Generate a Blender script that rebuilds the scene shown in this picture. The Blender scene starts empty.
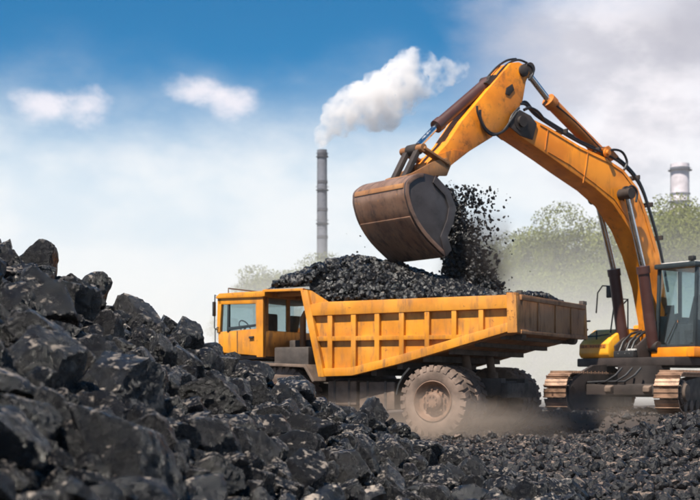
import bpy, bmesh, math, random
import numpy as np
from mathutils import Vector, Matrix, noise as mnoise

random.seed(7)
rng = np.random.default_rng(7)
R = math.radians
SC = bpy.context.scene
COL = SC.collection

# ------------------------------------------------------------------ camera
F, HY, H = 1300.0, 385.0, 1.2          # focal length in photo pixels, horizon row, camera height
cam = bpy.data.cameras.new("camera")
cam.sensor_width = 36.0
cam.lens = F / 700 * 36
cam.shift_y = (HY - 250) / 700
cam.clip_start, cam.clip_end = 0.1, 9000
cam.dof.use_dof = True
cam.dof.focus_distance = 17.0
cam.dof.aperture_fstop = 2.7
camo = bpy.data.objects.new("camera", cam)
COL.objects.link(camo)
camo.location = (0, 0, H)
camo.rotation_euler = (R(90), 0, 0)
SC.camera = camo

SUN_AZ, SUN_EL = (-0.50, -0.80), R(57)     # horizontal direction towards the sun, elevation

# ------------------------------------------------------------------ world
def setin(n, **kw):
    for k, v in kw.items():
        n.inputs[k.replace('_', ' ')].default_value = v

world = bpy.data.worlds.new("World")
SC.world = world
world.use_nodes = True
nt = world.node_tree
nt.nodes.clear()
def N(t, tree=None, **kw):
    n = (tree or nt).nodes.new(t)
    for k, v in kw.items():
        setattr(n, k, v)
    return n
def L(a, b, tree=None):
    (tree or nt).links.new(a, b)
def M(op, a, b=None, c=None, clamp=False, tree=None):
    n = N('ShaderNodeMath', tree, operation=op, use_clamp=clamp)
    for k, x in enumerate((a, b, c)):
        if x is None: continue
        if hasattr(x, 'links'): L(x, n.inputs[k], tree)
        else: n.inputs[k].default_value = x
    return n.outputs[0]
def smooth(x, a, b, tree=None, lo=0.0, hi=1.0):
    n = N('ShaderNodeMapRange', tree, interpolation_type='SMOOTHSTEP')
    L(x, n.inputs[0], tree)
    for k, v in zip((1, 2, 3, 4), (a, b, lo, hi)): n.inputs[k].default_value = v
    return n.outputs[0]
def mixc(f, a, b, tree=None, blend='MIX'):
    n = N('ShaderNodeMix', tree, data_type='RGBA', blend_type=blend)
    for k, x in ((0, f), (6, a), (7, b)):
        if hasattr(x, 'links'): L(x, n.inputs[k], tree)
        else: n.inputs[k].default_value = x if k == 0 else (*x, 1)
    return n.outputs[2]

sky = N('ShaderNodeTexSky', sky_type='NISHITA', sun_disc=False)
sky.sun_elevation = SUN_EL
sky.sun_rotation = math.atan2(SUN_AZ[0], SUN_AZ[1])
sky.altitude = 900
sky.air_density, sky.dust_density, sky.ozone_density = 1.0, 0.2, 3.0
hs = N('ShaderNodeHueSaturation')
setin(hs, Saturation=2.05, Value=1.0, Hue=0.487)
L(sky.outputs[0], hs.inputs['Color'])
SKY_K = 0.09
skyc = N('ShaderNodeVectorMath', operation='SCALE')
L(mixc(1.0, hs.outputs[0], (0.07, 0.54, 0.58), blend='MULTIPLY'), skyc.inputs[0]); skyc.inputs['Scale'].default_value = SKY_K
tc = N('ShaderNodeTexCoord')
sp = N('ShaderNodeSeparateXYZ'); L(tc.outputs['Generated'], sp.inputs[0])
az = M('ARCTAN2', sp.outputs[0], sp.outputs[1])
el = M('ARCSINE', sp.outputs[2])
def wnoise(scale, detail, rough=0.55, off=(0, 0, 0), stretch=(1, 1, 1), dist=0.0):
    m = N('ShaderNodeMapping'); L(tc.outputs['Generated'], m.inputs[0])
    m.inputs['Location'].default_value = off; m.inputs['Scale'].default_value = stretch
    n = N('ShaderNodeTexNoise'); L(m.outputs[0], n.inputs['Vector'])
    setin(n, Scale=scale, Detail=detail, Roughness=rough, Distortion=dist)
    return n.outputs[0]
nbig = wnoise(5, 5, 0.5, (3.1, 0.4, 1.7), (1, 1, 2.0))
nfine = wnoise(32, 8, 0.62, (0.3, 2.4, 5.1), (1, 1, 1.5))
nmid = wnoise(11, 6, 0.58, (7.3, 1.1, 0.2), (1, 1, 1.7))
def angles(px, py):
    return math.atan((px - 350) / F), math.atan((HY - py) / math.hypot(F, px - 350))
def blob(px, py, sx, sy, n, k, soft=(0.35, 1.15)):
    a0, e0 = angles(px, py)
    dx = M('DIVIDE', M('SUBTRACT', az, a0), sx / F)
    dy = M('DIVIDE', M('SUBTRACT', el, e0), sy / F)
    d = M('SQRT', M('ADD', M('MULTIPLY', dx, dx), M('MULTIPLY', dy, dy)))
    d = M('ADD', d, M('MULTIPLY', M('SUBTRACT', n, 0.5), k))
    return smooth(d, soft[1], soft[0])
# milky veil low in the sky, its upper edge ragged
ev = M('ADD', el, M('ADD', M('MULTIPLY', M('SUBTRACT', nbig, 0.5), -0.07), M('MULTIPLY', M('SUBTRACT', nmid, 0.5), -0.05)))
veil = smooth(ev, R(14.8), R(8.4))
veil = M('MULTIPLY', veil, 0.97)
veilc = mixc(smooth(M('ADD', M('MULTIPLY', nmid, 0.6), M('MULTIPLY', nbig, 0.4)), 0.40, 0.60), (0.385, 0.44, 0.485), (0.475, 0.495, 0.51))
col = mixc(veil, skyc.outputs[0], veilc)
# broad grey-lilac cloud bank to the right
bank = blob(640, 55, 175, 175, nmid, 1.1, (0.25, 1.2))
shade = smooth(M('ADD', M('MULTIPLY', nbig, 0.6), M('ADD', M('MULTIPLY', nmid, 0.7), M('MULTIPLY', nfine, 0.3))), 0.68, 0.92)
bankc = mixc(shade, (0.37, 0.36, 0.39), (0.56, 0.53, 0.54))
col = mixc(M('MULTIPLY', bank, 0.92), col, bankc)
smoky = blob(690, 30, 95, 50, nmid, 1.2, (0.1, 1.3))
col = mixc(M('MULTIPLY', smoky, 0.8), col, (0.25, 0.25, 0.29))
for (px, py, sx, sy) in ((45, 106, 34, 17), (85, 108, 32, 22), (200, 90, 34, 16), (232, 103, 36, 19)):
    b = blob(px, py, sx, sy, nfine, 1.7, (0.12, 1.08))
    col = mixc(M('MULTIPLY', b, 0.8), col, (0.53, 0.50, 0.525))
bg = N('ShaderNodeBackground'); L(col, bg.inputs[0]); bg.inputs[1].default_value = 1.0
wo = N('ShaderNodeOutputWorld'); L(bg.outputs[0], wo.inputs[0])

# ------------------------------------------------------------------ sun and exposure
sun = bpy.data.lights.new("sun", 'SUN')
sun.energy = 5.0
sun.angle = R(0.53)
sun.color = (1.0, 0.93, 0.82)
suno = bpy.data.objects.new("sun", sun)
COL.objects.link(suno)
sh = math.hypot(*SUN_AZ)
sdir = Vector((SUN_AZ[0] / sh * math.cos(SUN_EL), SUN_AZ[1] / sh * math.cos(SUN_EL), math.sin(SUN_EL)))
suno.rotation_euler = sdir.to_track_quat('Z', 'Y').to_euler()
suno.location = (-40, -20, 60)
SC.view_settings.view_transform = 'Standard'
SC.view_settings.look = 'None'
SC.view_settings.exposure = 0.95
SC.view_settings.gamma = 1.0
SC.render.engine = 'CYCLES'
cy = SC.cycles
cy.use_denoising = True
cy.max_bounces, cy.diffuse_bounces, cy.glossy_bounces = 8, 3, 3
cy.transmission_bounces, cy.transparent_max_bounces, cy.volume_bounces = 4, 12, 8
cy.sample_clamp_indirect = 6

# ------------------------------------------------------------------ helpers
def pxw(px, py, Y):
    return Vector(((px - 350) / F * Y, Y, H + (HY - py) / F * Y))

def tag(o, label=None, cat=None, group=None, kind=None):
    if label: o['label'] = label
    if cat: o['category'] = cat
    if group: o['group'] = group
    if kind: o['kind'] = kind
    return o

def link(name, me, mat, parent=None):
    o = bpy.data.objects.new(name, me)
    if mat is not None and not me.materials: me.materials.append(mat)
    COL.objects.link(o)
    if parent: o.parent = parent
    return o

def empty(name, loc, rz=0, parent=None):
    o = bpy.data.objects.new(name, None)
    COL.objects.link(o)
    o.location = loc
    o.rotation_euler = (0, 0, rz)
    o.empty_display_size = 0.3
    if parent: o.parent = parent
    return o

class MB:
    """collects simple shapes into one mesh; xf maps builder coordinates to the parent's"""
    def __init__(s, xf=None):
        s.v, s.f, s.xf = [], [], xf or (lambda p: p)
    def add(s, vs, fs):
        k = len(s.v)
        s.v += [tuple(s.xf(Vector(p))) for p in vs]
        s.f += [tuple(i + k for i in f) for f in fs]
        return s
    def box(s, a, b):
        (x0, y0, z0), (x1, y1, z1) = a, b
        return s.add([(x0,y0,z0),(x1,y0,z0),(x1,y1,z0),(x0,y1,z0),(x0,y0,z1),(x1,y0,z1),(x1,y1,z1),(x0,y1,z1)],
                     [(0,3,2,1),(4,5,6,7),(0,1,5,4),(1,2,6,5),(2,3,7,6),(3,0,4,7)])
    def prism(s, poly, y0, y1):
        n = len(poly)
        vs = [(x, y0, z) for x, z in poly] + [(x, y1, z) for x, z in poly]
        fs = [tuple(range(n)), tuple(range(2*n-1, n-1, -1))]
        fs += [(i, (i+1) % n, n + (i+1) % n, n + i) for i in range(n)]
        return s.add(vs, fs)
    def hexa(s, p):       # eight corners, bottom loop then top loop
        return s.add(p, [(0,3,2,1),(4,5,6,7),(0,1,5,4),(1,2,6,5),(2,3,7,6),(3,0,4,7)])
    def bar(s, p, q, w, h, up=(0, 0, 1)):
        p, q = Vector(p), Vector(q); d = (q - p).normalized(); up = Vector(up)
        a = d.cross(up)
        if a.length < 1e-4: a = d.cross(Vector((1, 0, 0)))
        a.normalize(); b = a.cross(d).normalized(); a *= w/2; b *= h/2
        return s.hexa([p-a-b, p+a-b, p+a+b, p-a+b, q-a-b, q+a-b, q+a+b, q-a+b])
    def tube(s, path, r, n=10):
        path = [Vector(p) for p in path]; rs = r if isinstance(r, (list, tuple)) else [r] * len(path)
        vs, fs = [], []
        ref = Vector((0, 0, 1)); prev = None
        for i, p in enumerate(path):
            d = (path[min(i+1, len(path)-1)] - path[max(i-1, 0)]).normalized()
            if prev is None:
                a = d.cross(ref)
                if a.length < 0.1: a = d.cross(Vector((1, 0, 0)))
            else:
                a = prev - d * prev.dot(d)
            a.normalize(); prev = a; b = d.cross(a)
            vs += [p + (a * math.cos(2*math.pi*k/n) + b * math.sin(2*math.pi*k/n)) * rs[i] for k in range(n)]
        m = len(path)
        for i in range(m-1):
            fs += [(i*n+k, i*n+(k+1) % n, (i+1)*n+(k+1) % n, (i+1)*n+k) for k in range(n)]
        fs += [tuple(range(n-1, -1, -1)), tuple(range((m-1)*n, m*n))]
        return s.add(vs, fs)
    def cyl(s, p, q, r, n=16): return s.tube([p, q], r, n)
    def lathe(s, prof, o, ax, n=32):
        o, ax = Vector(o), Vector(ax).normalized()
        a = ax.cross(Vector((0, 0, 1)))
        if a.length < 0.1: a = Vector((1, 0, 0))
        a.normalize(); b = ax.cross(a)
        vs, fs = [], []
        for r, h in prof:
            vs += [o + ax*h + (a*math.cos(2*math.pi*k/n) + b*math.sin(2*math.pi*k/n))*r for k in range(n)]
        m = len(prof)
        for i in range(m-1):
            fs += [(i*n+k, i*n+(k+1) % n, (i+1)*n+(k+1) % n, (i+1)*n+k) for k in range(n)]
        fs += [tuple(range(n-1, -1, -1)), tuple(range((m-1)*n, m*n))]
        return s.add(vs, fs)
    def mesh(s, name, mat, bevel=0, sm=35):
        me = bpy.data.meshes.new(name)
        bm = bmesh.new()
        vs = [bm.verts.new(p) for p in s.v]
        for f in s.f:
            try: bm.faces.new([vs[i] for i in f])
            except ValueError: pass
        bmesh.ops.recalc_face_normals(bm, faces=bm.faces)
        if bevel:
            es = [e for e in bm.edges if len(e.link_faces) == 2 and e.calc_face_angle(0) > R(28)]
            bmesh.ops.bevel(bm, geom=es, offset=bevel, segments=2, profile=0.6, affect='EDGES', clamp_overlap=True)
        bm.to_mesh(me); bm.free()
        if sm:
            me.shade_smooth(); me.set_sharp_from_angle(angle=R(sm))
        me.materials.append(mat)
        return me
    def build(s, name, mat, parent=None, bevel=0, sm=35):
        return link(name, s.mesh(name, mat, bevel, sm), mat, parent)

def smesh(name, V, Fc, mat):
    """big triangle mesh from numpy arrays"""
    me = bpy.data.meshes.new(name)
    V = np.ascontiguousarray(V, np.float32); Fc = np.ascontiguousarray(Fc, np.int32)
    me.vertices.add(len(V)); me.vertices.foreach_set('co', V.ravel())
    k = Fc.shape[1]
    me.loops.add(Fc.size); me.loops.foreach_set('vertex_index', Fc.ravel())
    me.polygons.add(len(Fc)); me.polygons.foreach_set('loop_start', np.arange(len(Fc), dtype=np.int32) * k)
    me.update(calc_edges=True); me.validate()
    me.materials.append(mat)
    return me

# ------------------------------------------------------------------ materials
def newmat(name):
    m = bpy.data.materials.new(name); m.use_nodes = True
    t = m.node_tree; b = t.nodes['Principled BSDF']
    return m, t, b
def tnoise(t, scale, detail=5, rough=0.55, coord='Object', stretch=None, typ='ShaderNodeTexNoise'):
    c = N('ShaderNodeTexCoord', t)
    v = c.outputs[coord]
    if stretch:
        mp = N('ShaderNodeMapping', t); L(v, mp.inputs[0], t); mp.inputs['Scale'].default_value = stretch; v = mp.outputs[0]
    n = N(typ, t); L(v, n.inputs['Vector'], t)
    n.inputs['Scale'].default_value = scale
    if typ == 'ShaderNodeTexNoise': setin(n, Detail=detail, Roughness=rough)
    return n.outputs[0]
def bump(t, b, h, strength, dist):
    n = N('ShaderNodeBump', t); setin(n, Strength=strength, Distance=dist)
    L(h, n.inputs['Height'], t); L(n.outputs[0], b.inputs['Normal'], t)

def simple(name, c, rough=0.6, metal=0.0, var=0.25, scale=3.0, bmp=0.0, spec=0.5):
    m, t, b = newmat(name)
    n = tnoise(t, scale, 6, 0.6)
    lo = tuple(x * (1 - var) for x in c); hi = tuple(min(1, x * (1 + var)) for x in c)
    L(mixc(smooth(n, 0.3, 0.7, t), lo, hi, t), b.inputs['Base Color'], t)
    L(smooth(tnoise(t, scale * 3, 4), 0.2, 0.8, t, max(0.03, rough - 0.12), min(1, rough + 0.15)), b.inputs['Roughness'], t)
    b.inputs['Metallic'].default_value = metal
    b.inputs['Specular IOR Level'].default_value = spec
    if bmp: bump(t, b, tnoise(t, scale * 8, 6), bmp, 0.01)
    return m

def paint(name, c, dirt, rust, dirt_amt=0.5, rust_amt=0.5, rough=0.42, streak=(2.2, 2.2, 0.5)):
    """worn machine paint: coal-dust film in runs, chips and rust spots"""
    m, t, b = newmat(name)
    tone = tnoise(t, 1.3, 4, 0.5)
    col = mixc(smooth(tone, 0.3, 0.75, t), tuple(x * q for x, q in zip(c, (0.74, 0.64, 0.6))), tuple(min(1, x * 1.10) for x in c), t)
    fade = smooth(tnoise(t, 0.7, 5, 0.6, stretch=(1, 1, 2)), 0.42, 0.75, t, 0, 0.35)
    col = mixc(fade, col, tuple(min(1, x * 1.05 + 0.06) for x in c), t)
    run = tnoise(t, 2.2, 7, 0.68, stretch=streak)
    fd = smooth(run, 0.60 - 0.18 * dirt_amt, 0.80 - 0.1 * dirt_amt, t, 0, 0.85 * min(1, dirt_amt + 0.25))
    col = mixc(fd, col, dirt, t)
    chip = tnoise(t, 9, 9, 0.72)
    fr = smooth(chip, 0.70 - 0.12 * rust_amt, 0.74 - 0.10 * rust_amt, t, 0, 0.9)
    col = mixc(fr, col, rust, t)
    L(col, b.inputs['Base Color'], t)
    rg = M('ADD', M('MULTIPLY', fd, 0.35, tree=t), rough, tree=t)
    rg = M('ADD', rg, M('MULTIPLY', fr, 0.2, tree=t), clamp=True, tree=t)
    L(rg, b.inputs['Roughness'], t)
    bump(t, b, M('ADD', chip, M('MULTIPLY', run, 0.6, tree=t), tree=t), 0.18, 0.012)
    return m

def coal_mat(name, dusty=0.25, scale=1.0, instance=False, dark=1.0, coord='Object', cell=5.0, tilt=0.75, spec=0.45, dustc=(0.30, 0.25, 0.21), r0=0.15, r1=0.34):
    """black coal: cleavage facets that catch the light one by one, dust lying in patches"""
    m, t, b = newmat(name)
    n1 = tnoise(t, 2.2 * scale, 8, 0.62, coord)
    n2 = tnoise(t, 4.5 * scale, 9, 0.70, coord)
    col = mixc(smooth(n1, 0.35, 0.7, t), (0.0025*dark, 0.0025*dark, 0.003*dark), (0.011*dark, 0.0105*dark, 0.0115*dark), t)
    w = M('ADD', M('MULTIPLY', n1, 0.5, tree=t), M('MULTIPLY', n2, 0.5, tree=t), tree=t)
    gn = N('ShaderNodeNewGeometry', t); sz = N('ShaderNodeSeparateXYZ', t); L(gn.outputs['Normal'], sz.inputs[0], t)
    w = M('ADD', w, smooth(sz.outputs[2], 0.3, 0.95, t, -0.10, 0.08), tree=t)      # settled dust, with the brightness of sunlit tops put into the colour
    fd = smooth(w, 0.66 - 0.16*dusty, 0.71 - 0.12*dusty, t, 0, 0.85)
    col = mixc(fd, col, dustc, t)
    if instance:
        gp = N('ShaderNodeNewGeometry', t)      # abraded, dusty edges
        ed = M('MULTIPLY', smooth(gp.outputs['Pointiness'], 0.54, 0.60, t), smooth(n2, 0.48, 0.58, t), tree=t)
        col = mixc(M('MULTIPLY', ed, 0.75, tree=t), col, (0.24, 0.22, 0.21), t)
        oi = N('ShaderNodeObjectInfo', t)
        col = mixc(M('MULTIPLY', oi.outputs['Random'], 0.3, tree=t), col, (0.022, 0.019, 0.019), t)
    L(col, b.inputs['Base Color'], t)
    rg = M('ADD', smooth(n1, 0.38, 0.62, t, r0, r1), M('MULTIPLY', fd, 0.4, tree=t), clamp=True, tree=t)
    L(rg, b.inputs['Roughness'], t)
    b.inputs['Specular IOR Level'].default_value = spec
    c = N('ShaderNodeTexCoord', t)
    wn = N('ShaderNodeTexNoise', t); L(c.outputs[coord], wn.inputs['Vector'], t); setin(wn, Scale=cell * 0.9, Detail=3)
    wv = N('ShaderNodeVectorMath', t, operation='MULTIPLY_ADD'); L(wn.outputs['Color'], wv.inputs[0], t)
    wv.inputs[1].default_value = (0.55 / cell * 2,) * 3; L(c.outputs[coord], wv.inputs[2], t)
    geo = N('ShaderNodeNewGeometry', t)
    nrm = geo.outputs['Normal']
    for k, tl in ((1.0, tilt), (2.7, tilt * 0.7)):
        v = N('ShaderNodeTexVoronoi', t); L(wv.outputs[0], v.inputs['Vector'], t); v.inputs['Scale'].default_value = cell * k
        s1 = N('ShaderNodeVectorMath', t, operation='SUBTRACT'); L(v.outputs['Color'], s1.inputs[0], t); s1.inputs[1].default_value = (0.5, 0.5, 0.5)
        s2 = N('ShaderNodeVectorMath', t, operation='MULTIPLY_ADD'); L(s1.outputs[0], s2.inputs[0], t); s2.inputs[1].default_value = (tl,) * 3; L(nrm, s2.inputs[2], t)
        nrm = s2.outputs[0]
    nn = N('ShaderNodeVectorMath', t, operation='NORMALIZE'); L(nrm, nn.inputs[0], t)
    bn = N('ShaderNodeBump', t); setin(bn, Strength=0.9, Distance=0.07 / scale)
    L(n2, bn.inputs['Height'], t); L(nn.outputs[0], bn.inputs['Normal'], t); L(bn.outputs[0], b.inputs['Normal'], t)
    return m

MT = {}
MT['amber'] = paint('amber_truck_paint', (0.60, 0.24, 0.012), (0.19, 0.085, 0.03), (0.13, 0.045, 0.018), 0.85, 0.65)
MT['amber_worn'] = paint('amber_rusty_paint', (0.50, 0.21, 0.03), (0.10, 0.05, 0.028), (0.10, 0.036, 0.016), 0.9, 0.9, 0.6)
MT['orange'] = paint('orange_excavator_paint', (0.86, 0.285, 0.008), (0.10, 0.05, 0.025), (0.03, 0.018, 0.012), 0.42, 0.4, 0.36)
MT['orange_worn'] = paint('orange_scuffed_paint', (0.62, 0.20, 0.012), (0.05, 0.03, 0.022), (0.025, 0.016, 0.012), 0.75, 0.7, 0.5)
MT['yellow'] = paint('yellow_engine_cover_paint', (0.78, 0.36, 0.015), (0.2, 0.1, 0.04), (0.12, 0.05, 0.02), 0.3, 0.3, 0.4)
MT['rust'] = paint('rusty_steel', (0.30, 0.14, 0.05), (0.085, 0.045, 0.027), (0.46, 0.19, 0.03), 0.7, 0.8, 0.62)
MT['bucket'] = paint('worn_bucket_steel', (0.21, 0.125, 0.085), (0.05, 0.034, 0.03), (0.32, 0.15, 0.06), 0.95, 0.85, 0.36, (0.5, 2.4, 1.6))
MT['bucket_side'] = paint('dark_bucket_side_steel', (0.042, 0.036, 0.038), (0.02, 0.018, 0.02), (0.12, 0.07, 0.045), 0.6, 0.5, 0.4, (1, 1, 1))
MT['chassis'] = simple('dirty_chassis_steel', (0.045, 0.036, 0.032), 0.7, 0, 0.5, 2.5, 0.3)
MT['dusty'] = simple('dusty_brown_steel', (0.12, 0.083, 0.062), 0.8, 0, 0.45, 2.0, 0.3)
MT['tyre'] = simple('dusty_tyre_rubber', (0.150, 0.105, 0.082), 0.85, 0, 0.4, 2.2, 0.35)
MT['rim'] = simple('dusty_rim', (0.15, 0.085, 0.055), 0.7, 0, 0.4, 4, 0.2)
MT['track'] = simple('track_shoe_steel', (0.27, 0.165, 0.11), 0.5, 0.35, 0.4, 3.0, 0.3)
MT['frame'] = simple('undercarriage_steel', (0.030, 0.021, 0.018), 0.65, 0, 0.45, 1.5, 0.3)
MT['chrome'] = simple('chrome_rod', (0.62, 0.64, 0.66), 0.16, 1.0, 0.06, 3)
MT['cylinder_brown'] = paint('brown_cylinder_paint', (0.060, 0.022, 0.018), (0.03, 0.02, 0.02), (0.05, 0.03, 0.02), 0.4, 0.4, 0.45)
MT['cylinder_orange'] = paint('orange_cylinder_paint', (0.52, 0.17, 0.02), (0.12, 0.05, 0.03), (0.05, 0.03, 0.02), 0.5, 0.5, 0.45)
MT['hose'] = simple('black_rubber_hose', (0.014, 0.014, 0.016), 0.45, 0, 0.2, 6)
MT['cabdark'] = simple('dark_cab_frame', (0.022, 0.030, 0.034), 0.42, 0, 0.25, 3)
MT['black'] = simple('black_trim', (0.015, 0.015, 0.016), 0.6, 0, 0.25, 5)
MT['grey'] = simple('grey_seat_fabric', (0.09, 0.10, 0.11), 0.85, 0, 0.2, 5)
MT['white'] = simple('dirty_white', (0.55, 0.53, 0.50), 0.6, 0, 0.15, 5)
MT['lamp'] = simple('lamp_lens', (0.55, 0.42, 0.30), 0.3, 0, 0.2, 6)
MT['coal_big'] = coal_mat('coal_lump_rock', 0.5, 1.2, True, 0.8, cell=3.0, tilt=0.42)
MT['coal'] = coal_mat('coal_rubble_rock', 0.5, 3.0, cell=14.0, tilt=0.45)
MT['coal_load'] = coal_mat('coal_load_rock', 0.3, 3.0, dark=0.7, cell=8.0, tilt=0.2, spec=0.4)
MT['coal_grit'] = coal_mat('coal_ground_rock', 0.62, 3.0, dark=1.8, cell=12.0, tilt=0.4, spec=0.3, dustc=(0.17, 0.125, 0.10), r0=0.3, r1=0.5)

def glass_mat():
    m = bpy.data.materials.new('tinted_window_glass'); m.use_nodes = True
    t = m.node_tree; t.nodes.clear()
    tr = N('ShaderNodeBsdfTransparent', t); tr.inputs[0].default_value = (0.80, 0.87, 0.89, 1)
    gl = N('ShaderNodeBsdfGlossy', t); gl.inputs[0].default_value = (0.95, 1, 1, 1); gl.inputs['Roughness'].default_value = 0.03
    g = N('ShaderNodeNewGeometry', t)
    dp = N('ShaderNodeVectorMath', t, operation='DOT_PRODUCT'); L(g.outputs['Normal'], dp.inputs[0], t); L(g.outputs['Incoming'], dp.inputs[1], t)
    q = M('SUBTRACT', 1.0, M('ABSOLUTE', dp.outputs['Value'], tree=t), tree=t)
    f = M('ADD', M('MULTIPLY', M('POWER', q, 4.0, tree=t), 0.9, tree=t), 0.06, clamp=True, tree=t)
    mx = N('ShaderNodeMixShader', t); L(f, mx.inputs[0], t); L(tr.outputs[0], mx.inputs[1], t); L(gl.outputs[0], mx.inputs[2], t)
    o = N('ShaderNodeOutputMaterial', t); L(mx.outputs[0], o.inputs[0], t)
    return m
MT['glass'] = glass_mat()

def ground_mat():
    m, t, b = newmat('coal_dust_ground')
    n1 = tnoise(t, 0.35, 8, 0.6); n2 = tnoise(t, 3.0, 8, 0.65); n3 = tnoise(t, 24, 6, 0.6)
    col = mixc(smooth(n1, 0.35, 0.65, t), (0.024, 0.018, 0.016), (0.055, 0.040, 0.034), t)
    col = mixc(smooth(n2, 0.45, 0.7, t, 0, 0.7), col, (0.03, 0.026, 0.027), t)
    L(col, b.inputs['Base Color'], t); b.inputs['Roughness'].default_value = 0.9
    bump(t, b, M('ADD', n2, M('MULTIPLY', n3, 0.5, tree=t), tree=t), 0.8, 0.08)
    return m
MT['ground'] = ground_mat()

# ------------------------------------------------------------------ ground: one sheet to the horizon
def ss(x): x = np.clip(x, 0, 1); return x * x * (3 - 2 * x)
PAD = 0.42
def gz(X, Y):
    X, Y = np.asarray(X, float), np.asarray(Y, float)
    d = (X - 4.9) * 0.45 + (Y - 33.7) * 0.89
    z = PAD * ss(d / 1.1) * ss((60 - Y) / 15)
    z = z + 0.95 * np.exp(-((X - 7.0)**2 / (2 * 1.75**2) + (Y - 20.5)**2 / (2 * 1.9**2)))
    near = np.exp(-((X - 3)**2 / 900 + (Y - 25)**2 / 1600))
    w = (0.05*np.sin(X*1.1 + 0.6*Y) + 0.04*np.sin(1.9*Y - 0.7*X + 1) + 0.025*np.sin(3.3*X + 2.6*Y) + 0.02*np.sin(5.1*X - 3.7*Y))
    flat = np.exp(-((X - 1.6)**2 / 12 + (Y - 31.5)**2 / 16)) + np.exp(-((X - 8.2)**2 / 14 + (Y - 37.8)**2 / 14))
    return z + w * near * (1 - np.clip(flat, 0, 0.9))
RUT_F = (-0.874, 0.485); RUT_P = (164 / F * 28.8, 28.8)
def rut(X, Y):
    X, Y = np.asarray(X, float) - RUT_P[0], np.asarray(Y, float) - RUT_P[1]
    t = X * RUT_F[0] + Y * RUT_F[1]; i = X * RUT_F[1] - Y * RUT_F[0]
    i = i + 0.12 * np.sin(t * 0.9)
    w = np.maximum(np.exp(-((i - 0.6) / 0.62)**4), np.exp(-((i - 4.1) / 0.62)**4))
    return w * (t < 7) * (t > -9)
def axis(lo, hi, step, far):
    a = list(np.arange(lo, hi + 1e-6, step)); s = step
    while a[-1] < far: s *= 1.35; a.append(a[-1] + s)
    s = step
    while a[0] > -far: s *= 1.35; a.insert(0, a[0] - s)
    return np.array(a)
xs, ys = axis(-10, 14, 0.22, 2400), axis(2, 48, 0.25, 2400)
XX, YY = np.meshgrid(xs, ys)
V = np.stack([XX.ravel(), YY.ravel(), (gz(XX, YY) - 0.05 * rut(XX, YY)).ravel()], 1)
nx, ny = len(xs), len(ys)
ii = (np.arange(ny - 1)[:, None] * nx + np.arange(nx - 1)[None]).ravel()
gme = smesh('ground', V, np.stack([ii, ii + 1, ii + nx + 1, ii + nx], 1), MT['ground'])
gme.shade_smooth()
tag(link('ground', gme, MT['ground']), kind='structure')

# ------------------------------------------------------------------ coal heap in the foreground
P_PX = [-420, -300, -100, 0, 60, 110, 165, 185, 220, 265, 300, 340, 380, 430, 480, 520, 560, 620]
P_S = [100, 140, 214, 258, 282, 310, 332, 346, 363, 385, 399, 413, 425, 454, 474, 487, 497, 507]
C_PX = [-420, 0, 250, 450, 620]; C_Y = [12.2, 13.2, 14.5, 15.3, 15.8]
B_PX = [-420, 0, 150, 250, 350, 450, 560, 620]; B_Y = [4.0, 5.4, 6.8, 8.5, 10.5, 12.3, 13.5, 13.7]
def heap_pt(px, py):
    px, py = np.asarray(px, float), np.asarray(py, float)
    s = np.interp(px, P_PX, P_S); yc = np.interp(px, C_PX, C_Y); yb = np.interp(px, B_PX, B_Y)
    v = (500 - py) / np.maximum(500 - s, 12)
    Y = 1 / ((1 - v) / yb + v / yc)
    Y = np.where(py > 500, np.maximum(Y, yb * 0.72), Y)
    return np.stack([(px - 350) / F * Y, Y, H + (HY - py) / F * Y], -1)
pxs = np.arange(-420, 621, 6.0)
rows = []
for v in np.linspace(-0.5, 1, 46):
    s = np.interp(pxs, P_PX, P_S)
    rows.append(heap_pt(pxs, 500 - v * np.maximum(500 - s, 12)))
front = rows[0]
skirt = [np.stack([front[:, 0], front[:, 1] - q * 1.1, front[:, 2] - q], 1) for q in (1.2, 0.6, 0.25)]
crest = rows[-1]
back = []
for q in (0.15, 0.4, 0.9, 1.7, 2.8, 4.5, 7):
    back.append(np.stack([crest[:, 0] * (1 + q / crest[:, 1]), crest[:, 1] + q, crest[:, 2] - 0.05 * min(q, 0.4) - 0.62 * max(0, q - 0.2)], 1))
G = np.array(skirt + rows + back)
nr, nc = G.shape[:2]
ii = (np.arange(nr - 1)[:, None] * nc + np.arange(nc - 1)[None]).ravel()
hm = smesh('coal_heap', G.reshape(-1, 3) - np.array([0, 0, 0.07]), np.stack([ii, ii + 1, ii + nc + 1, ii + nc], 1), MT['coal'])
hm.shade_smooth()
tag(link('coal_heap', hm, MT['coal']), kind='structure')

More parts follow.
